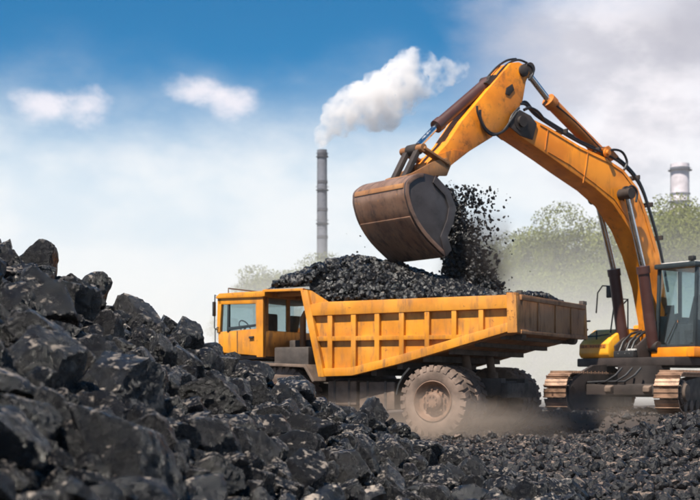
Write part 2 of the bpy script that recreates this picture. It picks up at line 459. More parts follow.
# lumps ------------------------------------------------------------
ICO = {}
def ico(n):
    if n not in ICO:
        bm = bmesh.new(); bmesh.ops.create_icosphere(bm, subdivisions=n, radius=1.0)
        bm.verts.ensure_lookup_table()
        ICO[n] = (np.array([v.co[:] for v in bm.verts]), np.array([[v.index for v in f.verts] for f in bm.faces]))
        bm.free()
    return ICO[n]
def rock(seed, sub, rough=0.05, planes=13, flat=0.75):
    r = np.random.default_rng(seed)
    D, Fc = ico(sub)
    k = np.arange(planes) + 0.5       # evenly spread cleavage planes, jittered
    ph = np.arccos(1 - 2*k/planes); th = np.pi*(1 + 5**0.5)*k + r.uniform(0, 6)
    n = np.stack([np.cos(th)*np.sin(ph), np.sin(th)*np.sin(ph), np.cos(ph)], 1) + r.normal(0, 0.28, (planes, 3))
    n /= np.linalg.norm(n, axis=1)[:, None]
    d = r.uniform(0.60, 0.95, planes)
    k = D @ n.T
    rad = np.where(k > 0.05, d / np.maximum(k, 0.05), 9).min(1)
    rad = np.minimum(rad, 1.35)
    P = D * rad[:, None]
    if sub >= 3:
        o = Vector(r.uniform(-50, 50, 3))
        disp = np.empty(len(P))
        for i, p in enumerate(P):
            q = Vector(p) + o
            a = mnoise.fractal(q * 2.8, 0.8, 2.2, 5)
            c = abs(mnoise.noise(q * 4.5))
            disp[i] = a * 0.9 - c * 0.9
        P = P + D * (disp * rough)[:, None]
    P = P * np.array([1.0, r.uniform(0.74, 0.95), r.uniform(flat - 0.12, flat + 0.1)])
    return P, Fc
def rotmats(n, r, tilt=0.5):
    a = r.uniform(0, 2*np.pi, n); b = r.normal(0, tilt, n); c = r.normal(0, tilt, n)
    def rm(ang, ax):
        m = np.zeros((n, 3, 3)); co, si = np.cos(ang), np.sin(ang)
        i, j = [(1, 2), (0, 2), (0, 1)][ax]; k = 3 - i - j
        m[:, i, i] = co; m[:, j, j] = co; m[:, i, j] = -si; m[:, j, i] = si; m[:, k, k] = 1
        return m
    return rm(b, 0) @ rm(c, 1) @ rm(a, 2)
def scatter(name, pts, rad, protos, mat, r, tilt=0.6):
    pts, rad = np.asarray(pts), np.asarray(rad)
    Rm = rotmats(len(pts), r, tilt); pick = r.integers(0, len(protos), len(pts))
    Vs, Fs, k = [], [], 0
    for j, (P, Fc) in enumerate(protos):
        w = np.where(pick == j)[0]
        if not len(w): continue
        v = np.einsum('nij,pj->npi', Rm[w], P) * rad[w, None, None] + pts[w, None, :]
        f = Fc[None] + (np.arange(len(w)) * len(P))[:, None, None] + k
        Vs.append(v.reshape(-1, 3)); Fs.append(f.reshape(-1, 3)); k += len(w) * len(P)
    me = smesh(name, np.concatenate(Vs), np.concatenate(Fs), mat)
    me.shade_flat()
    return link(name, me, mat)

# hand-placed lumps: pixel centre, pixel width, mesh seed, short name used by its neighbours, label
ANCH = [
 (116, 400, 108, 11, 'largest flat-faced block', 'largest flat-faced black coal block in the foreground heap'),
 (42, 322, 88, 12, 'big slanted boulder', 'big slanted coal boulder high on the heap near the left edge'),
 (136, 328, 60, 13, 'squarish crest boulder', 'squarish coal boulder standing on the heap crest against the pale sky'),
 (34, 378, 86, 14, 'broad left boulder', 'broad low coal boulder at the left edge below the big slanted one'),
 (26, 438, 86, 15, 'blurred corner boulder', 'blurred coal boulder by the left edge above the bottom corner'),
 (128, 478, 128, 16, 'long blurred slab', 'long blurred coal slab along the bottom edge, nearest to the camera'),
 (182, 368, 52, 17, 'pointed lump', 'pointed coal lump right of the squarish crest boulder'),
 (206, 410, 70, 18, 'sloping block', 'sloping coal block just right of the largest flat-faced block'),
 (248, 404, 46, 19, 'blocky mid-heap lump', 'blocky coal lump mid-heap below the truck cab door'),
 (293, 396, 46, 20, 'crest block under the cab', 'sharp coal block on the crest in front of the truck front wheel'),
 (86, 304, 38, 21, 'upper left knob', 'rounded coal knob on the upper left slope above the slanted boulder'),
 (22, 282, 40, 22, 'topmost left lump', 'coal lump near the very top of the heap at the left'),
 (172, 442, 64, 23, 'wedge below the block', 'wedge of coal directly below the sloping block'),
 (248, 458, 62, 24, 'cracked lump', 'rough coal lump in the lower middle of the heap'),
 (214, 486, 66, 25, 'bottom edge lump', 'coal lump at the bottom edge right of the long blurred slab'),
 (302, 438, 52, 26, 'broad centre lump', 'broad coal lump below the crest block in the heap centre'),
 (352, 442, 40, 27, 'angular lump', 'angular coal lump in front of the truck fuel tank'),
 (344, 418, 28, 28, 'crest knob', 'small coal knob on the crest in front of the truck chassis'),
 (398, 458, 36, 29, 'right slope lump', 'coal lump on the right slope below the near rear wheel'),
 (302, 484, 58, 30, 'bottom centre boulder', 'coal boulder at the bottom edge below the heap centre'),
 (388, 490, 46, 31, 'toe boulder', 'coal boulder at the bottom edge where the heap thins out'),
 (452, 482, 34, 32, 'toe lump', 'pale-edged coal lump at the toe of the heap'),
 (505, 490, 26, 35, 'outermost lump', 'coal lump at the far right end of the heap toe by the bottom edge'),
 (432, 458, 28, 36, 'slope edge lump', 'coal lump on the heap edge below the near rear wheel hub'),
 (70, 455, 56, 33, 'dark gap lump', 'coal lump wedged between the corner boulder and the flat block'),
 (222, 374, 34, 34, 'crest lump by the cab', 'coal lump on the crest just below the truck cab door'),
]
bigm = {}
LUMP_BIG = [rock(100 + k, 5, 0.06, 10) for k in range(6)]
LUMP_MID = [rock(200 + k, 4, 0.06, 10) for k in range(14)]
def lump_mesh(kind, k):
    key = (kind, k)
    if key not in bigm:
        P, Fc = (LUMP_BIG if kind == 'b' else LUMP_MID)[k]
        me = smesh('coal_lump', P, Fc, MT['coal_big'])
        me.shade_smooth(); me.set_sharp_from_angle(angle=R(20))
        bigm[key] = me
    return bigm[key]

placed = []          # (pos, radius, px, py)
def try_place(px, py, r, sep):
    p = heap_pt(px, py)
    for q, rq, *_ in placed:
        if (p[0]-q[0])**2 + (p[1]-q[1])**2 + (p[2]-q[2])**2 < (sep * (r + rq))**2: return None
    return p
for (px, py, w, sd, nm, lb) in ANCH:
    p = heap_pt(px, py); r = 0.5 * w / F * p[1]
    placed.append((p, r, px, py))
nA = len(ANCH)
lr = np.random.default_rng(5)
tries = ((0.20, 0.27, 110, 0.92), (0.14, 0.20, 420, 0.92), (0.095, 0.14, 2600, 0.88), (0.055, 0.095, 12000, 0.84), (0.035, 0.055, 9000, 0.84))
for r0, r1, n, sep in tries:
    A = np.array([q[0] for q in placed]); RR = np.array([q[1] for q in placed])
    for _ in range(n):
        px = lr.uniform(-60, 570); s = float(np.interp(px, P_PX, P_S))
        py = s + (522 - s) * lr.random() ** 1.35 if lr.random() < 0.8 else s + lr.uniform(0, 14)
        if px > 150 and r0 > 0.15 and lr.random() < (px - 150) / 330: continue
        r = lr.uniform(r0, r1); p = heap_pt(px, py)
        d = np.linalg.norm(A - p, axis=1)
        if (d < sep * (RR + r)).any(): continue
        A = np.vstack([A, p]); RR = np.append(RR, r)
        placed.append((p, r, px, py))
# the 300 that show largest become things of their own, the rest one mass
order = sorted(range(nA, len(placed)), key=lambda i: -placed[i][1] / placed[i][0][1] * (1.0 if -8 < placed[i][2] < 565 and placed[i][3] < 505 else 0.0))
single = set(range(nA)) | set(order[:300 - nA])
DIRS = ['right of', 'up and right of', 'above', 'up and left of', 'left of', 'down and left of', 'below', 'down and right of']
ORD = ['nearest', 'second', 'third', 'fourth', 'fifth', 'sixth', 'seventh', 'eighth', 'ninth', 'tenth', 'eleventh', 'twelfth', 'thirteenth', 'fourteenth', 'fifteenth', 'sixteenth', 'seventeenth', 'eighteenth', 'nineteenth', 'twentieth', 'twenty-first', 'twenty-second', 'twenty-third', 'twenty-fourth', 'twenty-fifth', 'twenty-sixth']
bins = {}
for i in sorted(single):
    if i < nA: continue
    p, r, px, py = placed[i]
    a = min(range(nA), key=lambda k: math.hypot(px - ANCH[k][0], py - ANCH[k][1]))
    dx, dy = px - ANCH[a][0], ANCH[a][1] - py
    o = int(((math.degrees(math.atan2(dy, dx)) + 382.5) % 360) // 45)
    bins.setdefault((a, o), []).append((math.hypot(dx, dy), i))
labels = {i: ANCH[i][5] for i in range(nA)}
for (a, o), lst in bins.items():
    for k, (d, i) in enumerate(sorted(lst)):
        w = placed[i][1]
        size = 'large' if w > 0.19 else 'medium' if w > 0.125 else 'small'
        if len(lst) == 1: labels[i] = f'{size} coal lump {DIRS[o]} the {ANCH[a][4]}'
        else: labels[i] = f'{size} coal lump, {ORD[min(k, 25)]} one {DIRS[o]} the {ANCH[a][4]}'
for i in sorted(single):
    p, r, px, py = placed[i]
    if i < nA: me = lump_mesh('b', i % 6)
    else: me = lump_mesh('m', int(lr.integers(0, 14)))
    o = link('coal_lump', me, None)
    hi = 0.22 if i < nA else 0.4
    o.location = (p[0], p[1], p[2] + hi * r)
    o.scale = (r * 1.08,) * 3
    if i < nA:
        g = np.random.default_rng(ANCH[i][3] * 7)
        o.rotation_euler = (g.normal(-0.25, 0.3), g.normal(0, 0.3), g.uniform(0, 6.28))
    else:
        o.rotation_euler = (lr.normal(0, 0.7), lr.normal(0, 0.7), lr.uniform(0, 6.28))
    tag(o, labels[i], 'coal lump', 'coal lumps on the foreground heap')
rest = [i for i in range(len(placed)) if i not in single]
LOW = [rock(300 + k, 3, 0.05, 10) for k in range(8)]
LOW2 = [rock(320 + k, 2, 0, 11) for k in range(10)]
LOW1 = [rock(340 + k, 1, 0, 9, 0.8) for k in range(10)]
pts = [placed[i][0] + np.array([0, 0, 0.25 * placed[i][1]]) for i in rest]
o = scatter('coal_rubble', pts, [placed[i][1] for i in rest], LOW, MT['coal'], lr, 0.8)
tag(o, 'loose small black coal rubble between the lumps of the heap', 'coal rubble', kind='stuff')
# fine chips fill the gaps
n = 9000
px = lr.uniform(-60, 590, n); s = np.interp(px, P_PX, P_S); py = s + (525 - s) * lr.random(n) ** 1.2
pp = heap_pt(px, py); rr = lr.uniform(0.02, 0.055, n); pp[:, 2] -= 0.03
o = scatter('coal_chips', pp, rr, LOW1, MT['coal'], lr, 0.9)
tag(o, 'fine coal chips filling the gaps of the foreground heap', 'coal chips', kind='stuff')

# gravel on the ground ---------------------------------------------
def ground_scatter(name, n, xr, yr, r0, r1, protos, label, mat, power=2.0):
    X = lr.uniform(*xr, n); Y = lr.uniform(yr[0]**0.5, yr[1]**0.5, n)**2
    frame = (X / Y > -0.12) & (X / Y < 0.31)
    frame &= lr.random(n) > 0.82 * rut(X, Y)
    X, Y = X[frame], Y[frame]
    rr = r0 + (r1 - r0) * lr.random(len(X))**power
    Z = gz(X, Y) + 0.25 * rr
    o = scatter(name, np.stack([X, Y, Z], 1), rr, protos, mat, lr, 0.8)
    tag(o, label, 'coal gravel', kind='stuff')
ground_scatter('coal_gravel', 9500, (-2, 8), (12, 27), 0.03, 0.125, LOW2, 'loose coal gravel covering the ground in front of the machines', MT['coal_grit'], 2.2)
ground_scatter('coal_grit', 16000, (-3, 10), (12, 36), 0.02, 0.06, LOW1, 'fine coal grit strewn over the haul road', MT['coal_grit'], 1.5)
ground_scatter('coal_stones', 1500, (2, 11), (27, 42), 0.04, 0.15, LOW2, 'scattered coal stones around the excavator tracks', MT['coal_grit'], 2.5)

# chunkier lumps on the low mound at the right
n = 700
X = lr.normal(6.4, 1.3, n); Y = lr.normal(19.6, 1.6, n); k = (X / Y < 0.30) & (X / Y > 0.12)
X, Y = X[k], Y[k]; rr = 0.05 + 0.11 * lr.random(len(X))**2
o = scatter('coal_mound_lumps', np.stack([X, Y, gz(X, Y) + 0.4 * rr], 1), rr, LOW, MT['coal_grit'], lr, 0.8)
tag(o, 'chunky coal lumps heaped on the low mound at the right edge', 'coal lumps', kind='stuff')

# ------------------------------------------------------------------ dump truck
TF = Vector((-0.874, 0.485, 0)).normalized()          # forward
TL = Vector((-TF.y, TF.x, 0))                          # left
P0 = Vector((164 / F * 28.8, 28.8, 0))
TW, TC = 4.7, 4.0
troot = empty('dump_truck', P0 + TF * TC - TL * TW / 2, math.atan2(TF.y, TF.x))
tag(troot, 'dusty amber dump truck heaped with coal, standing behind the coal heap', 'dump truck')
def txf(p): return Vector((p[0] - TC, TW / 2 - p[1], p[2]))       # (along, in from left side, up)
def T(px, py, i=0.0):
    b = P0 - TL * i; k = (px - 350) / F
    t = (k * b.y - b.x) / (TF.x - k * TF.y)
    Y = b.y + t * TF.y
    return (t, H + (HY - py) / F * Y)
def TP(pts, i=0.0): return [T(px, py, i) for px, py in pts]
def tb(): return MB(txf)
LOWER = [(516, 331), (508, 331), (400, 363), (352, 375), (320, 376)]
side = [(302, 291), (309, 291), (326, 302), (514, 295)] + LOWER
sp_ = TP(side)
tb().prism(sp_, 0.09, 0.15).build('side_panel', MT['amber'], troot)
tb().prism(sp_, TW - 0.15, TW - 0.09).build('side_panel', MT['amber'], troot)
tb().prism(TP([(303, 290.5), (310, 290.5), (327, 301.5), (327, 308), (305, 308)]), 0.06, 0.088).build('gusset', MT['amber'], troot)
rails = []
for i0, i1 in ((-0.03, 0.16), (TW - 0.16, TW + 0.03)):
    tb().prism(TP([(324, 302), (515, 294.5), (515, 308), (308, 316), (305, 306), (318, 303)]), i0, i1).build('top_rail', MT['amber'], troot, 0.015)
    tb().prism(TP([(311, 336.5), (474, 334.5), (462, 339), (312, 341.2)]), i0 + 0.02, i1 - 0.02).build('side_rail', MT['amber'], troot, 0.012)
    tb().prism(TP([(514, 323), (516, 331.5), (508, 331.5), (400, 363.5), (352, 375.5), (320, 376.5), (317.5, 368.5), (351, 367.5), (398, 355.5), (506, 323)]), i0 + 0.01, i1 - 0.01).build('lower_rail', MT['amber'], troot, 0.012)
    tb().prism(TP([(301, 290), (308, 290), (325, 376.8), (319, 376.8)]), i0 - 0.01, i1).build('corner_post', MT['amber'], troot, 0.015)
    tb().prism(TP([(507, 292.5), (516.5, 292.5), (518, 332.5), (508, 333)]), i0 - 0.015, i1 + 0.01).build('rear_post', MT['amber_worn'], troot, 0.015)
def low_at(px): 
    a = sorted(LOWER); return float(np.interp(px, [q[0] for q in a], [q[1] for q in a]))
for px in (330, 353.5, 377, 401.5, 427, 454, 481):
    top = 316 - (px - 308) * 8 / 207
    x1 = px - 2.4; x2 = px + 2.4
    pl = TP([(x1, top - 2), (x2, top - 2), (x2, low_at(px) - 5), (x1, low_at(px) - 5)])
    tb().prism(pl, -0.015, 0.10).build('rib', MT['amber'], troot, 0.012)
    tb().prism(pl, TW - 0.10, TW + 0.015).build('rib', MT['amber'], troot, 0.012)
# floor, front wall, canopy, tailgate
low = TP([(517, 331.5), (400, 362), (352, 373.5), (321, 374.5)])
tb().prism(low + [(t, z + 0.09) for t, z in reversed(low)], 0.152, TW - 0.152).build('floor', MT['rust'], troot)
for k in range(6):
    px = 500 - k * 26
    (t, z) = T(px, low_at(px) - 1.0)
    tb().box((t - 0.07, 0.2, z - 0.14), (t + 0.07, TW - 0.2, z + 0.03)).build('floor_beam', MT['chassis'], troot)
a, b_ = T(302, 291), T(320, 374)
tb().prism([a, b_, (b_[0] + 0.08, b_[1]), (a[0] + 0.08, a[1])], 0.152, TW - 0.152).build('front_wall', MT['amber_worn'], troot)
c0, c1 = T(302.5, 288), T(262, 289.5)
d0, d1 = T(301, 294), T(263, 296)
tb().prism([c0, c1, (c1[0] + 0.03, d1[1]), (c1[0] - 0.06, d1[1]), (c1[0] - 0.06, c1[1] - 0.06), (d0[0], c0[1] - 0.06), d0], 0.03, 0.12).build('canopy_edge', MT['amber'], troot, 0.01)
tb().prism([(c0[0], c0[1] - 0.01), (c1[0] - 0.06, c1[1] - 0.01), (c1[0] - 0.06, c1[1] - 0.05), (c0[0], c0[1] - 0.05)], 0.121, TW - 0.12).build('canopy', MT['amber'], troot)
tb().box((c1[0] - 0.06, 0.12, d1[1]), (c1[0] + 0.0, TW - 0.12, c1[1] + 0.02)).build('canopy_lip', MT['amber'], troot, 0.01)
for k in range(4):
    i = 0.6 + k * 1.15
    tb().box((c0[0] + 0.1, i, c0[1] - 0.14), (c1[0] - 0.07, i + 0.07, c0[1] - 0.052)).build('canopy_rib', MT['amber_worn'], troot)
zt, zb = T(514, 295)[1], T(516, 332)[1]
tg = tb().box((-0.07, 0.03, zb), (0.01, TW - 0.03, zt - 0.02)).build('tailgate', MT['rust'], troot, 0.01)
tb().box((-0.12, 0.17, zt - 0.10), (0.03, TW - 0.17, zt + 0.02)).build('rim', MT['rust'], tg, 0.015)
tb().box((-0.12, 0.17, zb - 0.03), (0.03, TW - 0.17, zb + 0.06)).build('rim', MT['rust'], tg, 0.015)
for i in (1.25, 2.4, 3.5):
    tb().box((-0.10, i, zb + 0.065), (-0.068, i + 0.09, zt - 0.105)).build('stiffener', MT['rust'], tg, 0.01)
for i in (0.2, TW - 0.3, TW - 0.14):
    tb().box((-0.1, i, zt + 0.02), (0.02, i + 0.09, zt + 0.12)).build('lug', MT['chassis'], tg, 0.01)
# chassis
for i in (1.45, 2.95):
    tb().box((0.9, i, 0.95), (8.2, i + 0.28, 1.36)).build('frame_rail', MT['chassis'], troot, 0.02)
for t in (1.1, 3.6, 5.6, 7.6):
    tb().box((t, 1.73, 1.0), (t + 0.2, 2.95, 1.3)).build('cross_member', MT['chassis'], troot, 0.02)
WB, RF = 1.97, 6.2
tb().cyl((WB, 0.9, 0.83), (WB, TW - 0.9, 0.83), 0.2, 20).build('rear_axle', MT['chassis'], troot)
tb().lathe([(0.1, -0.5), (0.38, -0.32), (0.46, 0), (0.38, 0.32), (0.1, 0.5)], (WB - 0.1, TW / 2, 0.83), (0, 1, 0), 20).build('axle_housing', MT['dusty'], troot)
tb().cyl((RF, 0.7, 0.8), (RF, TW - 0.7, 0.8), 0.15, 16).build('front_axle', MT['chassis'], troot)
for i in (1.62, 3.08):
    tb().cyl((WB - 0.25, i, 0.95), (WB - 0.15, i, 1.5), 0.14, 16).cyl((WB - 0.15, i, 1.5), (WB - 0.05, i, 2.05), 0.10, 16).build('suspension_strut', MT['dusty'], troot)
    tb().cyl((3.4, i + 0.1, 1.1), (2.2, i + 0.1, 2.0), 0.11, 14).build('hoist_cylinder', MT['dusty'], troot)
for i in (1.75, 2.45, 2.85):
    tb().box((0.86, i, 0.98), (0.895, i + 0.22, 1.14)).build('rear_lamp', MT['lamp'], troot, 0.01)
tb().box((0.72, 1.4, 0.9), (0.9, 3.3, 1.25)).build('rear_beam', MT['chassis'], troot, 0.02)
tb().box((0.845, 2.1, 0.95), (0.858, 2.42, 1.09)).build('number_plate', MT['white'], troot, 0.004)
for i in (0.55, TW - 0.65):
    tb().lathe([(0.11, -0.12), (0.11, 0.12)], (0.08, i, zb - 0.06), (0, 1, 0), 14).build('hinge', MT['chassis'], troot)
for i in (1.5, 3.2):
    tb().tube([(0.9, i, 1.2), (0.98, i + 0.05, 1.02), (1.2, i + 0.1, 0.92), (1.6, i + 0.1, 1.0)], 0.025, 7).build('air_hose', MT['hose'], troot)
# tank, boxes, mudguards on the left flank
for t0, t1, i0, z0, z1 in ((3.15, 4.1, 0.35, 0.62, 1.28), (4.2, 5.0, 0.4, 0.72, 1.30)):
    tk = tb().box((t0, i0, z0), (t1, 1.4, z1)).build('fuel_tank', MT['dusty'], troot, 0.05)
    for q in (0.25, 0.75):
        t = t0 + (t1 - t0) * q
        tb().box((t - 0.03, i0 - 0.012, z0 - 0.012), (t + 0.03, 1.3, z1 + 0.012)).build('strap', MT['chassis'], tk)
tb().box((3.2, 3.3, 0.6), (4.9, 4.3, 1.25)).build('air_tank_box', MT['dusty'], troot, 0.04)
for i0 in (0.05, TW - 1.35):
    arc = [(WB + 0.98 * math.cos(R(a)), 0.83 + 0.98 * math.sin(R(a))) for a in (8, 22, 36, 50)]
    tb().prism(arc + [(x + 0.03, z + 0.03) for x, z in reversed(arc)], i0, i0 + 1.3).build('mud_flap', MT['black'], troot)
# wheels
def tyre_mesh(r, w):
    m = MB()
    prof = [(r*0.54, 0.04), (r*0.60, 0.0), (r*0.80, -0.015), (r*0.91, 0.01), (r*0.965, 0.06), (r*0.975, w*0.3), (r*0.975, w*0.7), (r*0.965, w-0.06), (r*0.91, w-0.01), (r*0.80, w+0.015), (r*0.60, w), (r*0.54, w-0.04)]
    n = 44
    vs, fs = [], []
    for rr, h in prof:
        vs += [(rr*math.cos(2*math.pi*k/n), h, rr*math.sin(2*math.pi*k/n)) for k in range(n)]
    q = len(prof)
    for i in range(q):
        j = (i + 1) % q
        fs += [(i*n+k, i*n+(k+1) % n, j*n+(k+1) % n, j*n+k) for k in range(n)]
    m.add(vs, fs)
    nl = 26
    for sgn in (0, 1):
        for k in range(nl):
            a = 2*math.pi*(k + 0.5*sgn)/nl; da = 0.070
            pts = []
            for rr in (r*0.955, r*1.0):
                for (aa, h) in ((a-da, 0.005), (a+da, 0.005), (a+da+0.09, w*0.47), (a-da+0.09, w*0.47)):
                    hh = h if not sgn else w - h
                    pts.append((rr*math.cos(aa), hh, rr*math.sin(aa)))
            m.hexa(pts)
            pts = []     # shoulder part of the lug
            for rr, h in ((r*0.84, -0.022), (r*0.84, 0.02), (r*0.975, 0.10), (r*0.99, -0.0)):
                hh = h if not sgn else w - h
                for aa in (a - da*0.9, a + da*0.9):
                    pts.append((rr*math.cos(aa), hh, rr*math.sin(aa)))
            m.hexa([pts[0], pts[1], pts[3], pts[2], pts[6], pts[7], pts[5], pts[4]])
    return m.mesh('tyre', MT['tyre'], 0, 40)
TYRE = tyre_mesh(0.83, 0.6)
def rim_mesh(r):
    m = MB()
    m.lathe([(r*0.50, 0.50), (r*0.545, 0.05), (r*0.575, -0.01), (r*0.555, -0.02), (r*0.51, 0.02), (r*0.47, 0.10), (r*0.40, 0.14), (r*0.26, 0.11), (r*0.25, 0.02), (r*0.18, -0.03), (r*0.05, -0.035)], (0, 0, 0), (0, 1, 0), 40)
    return m.mesh('wheel', MT['rim'], 0, 30)
RIM = rim_mesh(0.83)
hubm = MB()
for k in range(12):
    a = 2*math.pi*k/12
    hubm.cyl((0.27*math.cos(a), 0.13, 0.27*math.sin(a)), (0.27*math.cos(a), 0.06, 0.27*math.sin(a)), 0.022, 6)
for k in range(8):
    a = 2*math.pi*k/8
    hubm.cyl((0.115*math.cos(a), 0.0, 0.115*math.sin(a)), (0.115*math.cos(a), -0.055, 0.115*math.sin(a)), 0.018, 6)
NUTS = hubm.mesh('wheel_nut', MT['rim'], 0, 0)
def wheel(t, i, flip, r=0.83):
    # i = outer face; local y of the meshes runs inwards
    o = link('wheel', RIM, None, troot)
    o.location = txf((t, i, r))
    o.rotation_euler = (0, random.uniform(0, 1), math.pi if not flip else 0)
    for nm, me in (('tyre', TYRE), ('wheel_nut', NUTS)):
        c = link(nm, me, None, o)
    return o
for (t, i, fl) in ((WB, -0.05, 0), (WB, 0.63, 0), (WB, TW + 0.05, 1), (WB, TW - 0.63, 1), (RF, 0.25, 0), (RF, TW - 0.25, 1)):
    wheel(t, i, fl)
# cab
CI, CIR = 0.42, TW - 0.6
ct0, ct1 = T(263, 340, CI)[0], T(218.5, 340, CI)[0]
def C(px, py): return T(px, py, CI)
cab = tb().prism([C(263, 328), (C(263, 328)[0], C(263, 356)[1]), (ct1 + 0.02, C(219, 352)[1]), C(217.5, 332), C(228, 331)], CI + 0.03, CI + 0.10).build('door_panel', MT['amber'], troot, 0.01)
def cpart(name, poly, mat, i0=CI, i1=CI + 0.13, bev=0.012, par=None): return tb().prism([C(*q) for q in poly], i0, i1).build(name, mat, par or troot, bev)
cpart('cab_pillar', [(255.5, 297), (263, 296.5), (263, 357), (256.5, 357)], MT['amber'])
cpart('cab_pillar', [(217.5, 298), (221.5, 298), (219.8, 332), (216.8, 333)], MT['amber'])
cpart('cab_pillar', [(227, 304), (228.6, 304), (228.6, 331.5), (226.5, 332)], MT['cabdark'], CI + 0.01, CI + 0.09)
cpart('door_header', [(218, 297.5), (256, 296.5), (256, 303.5), (218, 304.5)], MT['amber'])
cpart('window', [(228.4, 303), (256, 303), (256, 328.5), (228.4, 332)], MT['glass'], CI + 0.05, CI + 0.06, 0)
cpart('window', [(219.5, 304), (227.2, 304), (227.2, 332), (219, 333)], MT['glass'], CI + 0.05, CI + 0.06, 0)
cpart('window_seal', [(228.3, 327.2), (256, 323.8), (256, 326), (228.3, 330.4)], MT['cabdark'], CI + 0.01, CI + 0.08, 0.004)
cpart('door_handle', [(249, 336.5), (253.5, 336), (253.5, 338), (249, 338.5)], MT['black'], CI - 0.02, CI + 0.035, 0.005)
cpart('door_gap', [(236.4, 331), (237, 331), (237, 353), (236.4, 353)], MT['black'], CI + 0.022, CI + 0.04, 0)
rz0, rz1 = C(262, 297)[1], C(262, 291)[1]
tb().prism([(ct0 - 0.03, rz0 + 0.0), (ct0 - 0.03, rz1), (ct1 - 0.05, rz1 - 0.02), (ct1 + 0.05, rz1 - 0.10), (ct1 + 0.06, rz0)], CI - 0.05, CIR + 0.05).build('cab_roof', MT['amber'], troot, 0.035)
cb, ct = C(263, 356)[1], rz0
tb().box((ct0, CI + 0.13, cb), (ct0 + 0.05, CIR, C(263, 330)[1])).build('rear_panel', MT['amber_worn'], troot, 0.01)
for i0, i1 in ((CI + 0.131, CI + 0.26), (CI + 1.15, CI + 1.3), (CIR - 0.15, CIR)):
    tb().box((ct0, i0, C(263, 330)[1] + 0.002), (ct0 + 0.05, i1, rz0 - 0.002)).build('rear_pillar', MT['amber_worn'], troot, 0.008)
tb().box((ct0 + 0.02, CI + 0.25, C(263, 330)[1]), (ct0 + 0.03, CI + 1.16, rz0)).build('rear_window', MT['glass'], troot)
tb().box((ct0 + 0.02, CI + 1.29, C(263, 330)[1]), (ct0 + 0.03, CIR - 0.14, rz0)).build('rear_window', MT['glass'], troot)
tb().box((ct0 + 0.06, CIR - 0.06, cb), (ct1, CIR, C(263, 328)[1])).build('door_panel', MT['amber'], troot, 0.01)
tb().box((ct1 - 0.05, CI + 0.12, cb - 0.1), (ct1 + 0.01, CIR - 0.07, C(219, 333)[1])).build('front_panel', MT['amber'], troot, 0.015)
tb().box((ct1 - 0.04, CI + 0.12, C(219, 333)[1]), (ct1 - 0.03, CIR - 0.07, rz0)).build('windscreen', MT['glass'], troot)
tb().box((ct0 + 0.06, CI + 0.11, cb - 0.06), (ct1 - 0.06, CIR - 0.08, cb + 0.02)).build('cab_floor', MT['chassis'], troot)
for i in (0.95, 2.2):
    st = tb().box((ct0 + 0.25, i, cb + 0.02), (ct0 + 0.8, i + 0.5, cb + 0.5)).build('seat', MT['grey'], troot, 0.05)
    tb().box((ct0 + 0.2, i, cb + 0.501), (ct0 + 0.36, i + 0.5, cb + 1.1)).build('backrest', MT['grey'], st, 0.05)
sw = MB(txf); sc_ = Vector((ct0 + 1.05, 1.2, cb + 0.75))
ring = [sc_ + Vector((0.10 * math.sin(q), 0.24 * math.cos(q), 0.2 * math.sin(q))) for q in np.linspace(0, 2*math.pi, 21)]
sw.tube(ring, 0.018, 6).cyl(sc_, (ct1 - 0.1, 1.2, cb + 0.4), 0.025, 8).build('steering_wheel', MT['black'], troot)
# mirror, grab rails, roof rail, beacon, steps
mi = tb().tube([(ct1 + 0.02, CI, rz1 - 0.1), (ct1 + 0.06, CI - 0.07, rz1 - 0.05), (ct1 + 0.07, CI - 0.08, rz0 - 0.75), (ct1 + 0.03, CI, rz0 - 0.8)], 0.016, 8).build('mirror_bracket', MT['black'], troot)
tb().box((ct1 + 0.05, CI - 0.14, rz0 - 0.45), (ct1 + 0.10, CI - 0.03, rz0 - 0.08)).build('mirror', MT['black'], mi, 0.02)
tb().tube([(ct0 + 0.1, 2.2, rz1), (ct0 + 0.1, 2.2, rz1 + 0.14), (ct1 - 0.1, 2.2, rz1 + 0.14), (ct1 - 0.1, 2.2, rz1)], 0.018, 8).build('roof_rail', MT['dusty'], troot)
tb().tube([(ct1 - 0.1, CI + 0.3, rz1 - 0.03), (ct1 - 0.1, CI + 0.3, rz1 + 0.13), (ct1 - 0.1, CIR - 0.3, rz1 + 0.13), (ct1 - 0.1, CIR - 0.3, rz1 - 0.03)], 0.018, 8).build('roof_rail', MT['dusty'], troot)
tb().tube([(ct1 + 0.01, CI - 0.0, cb + 0.05), (ct1 + 0.04, CI - 0.09, cb + 0.1), (ct1 + 0.04, CI - 0.09, cb + 0.7), (ct1 + 0.01, CI, cb + 0.75)], 0.014, 8).build('grab_rail', MT['black'], troot)
# deck, fenders, engine gear between cab and body
for i0 in (0.1, TW - 1.15):
    tb().prism([(RF - 1.0, 1.30), (RF - 0.75, 1.70), (RF + 0.75, 1.76), (ct1 - 0.2, 1.60), (ct1 - 0.2, 1.53), (RF + 0.70, 1.69), (RF - 0.70, 1.63), (RF - 0.94, 1.27)], i0, i0 + 1.05).build('fender', MT['dusty'], troot, 0.012)
tb().box((5.75, 0.75, 1.4), (ct0 - 0.12, 1.3, 2.15)).build('hydraulic_tank', MT['chassis'], troot, 0.04)
tb().box((5.9, 1.5, 1.4), (ct0 - 0.1, 3.6, 2.35)).build('engine_cover', MT['chassis'], troot, 0.04)
tb().tube([(6.3, 1.4, 1.9), (6.3, 1.4, 2.9), (6.2, 1.4, 3.05)], 0.08, 12).build('exhaust_pipe', MT['rust'], troot)
for k, z in enumerate((0.75, 1.1)):
    tb().box((ct1 - 0.75, 0.2, z), (ct1 - 0.2, 0.45, z + 0.05)).build('step', MT['chassis'], troot, 0.01)
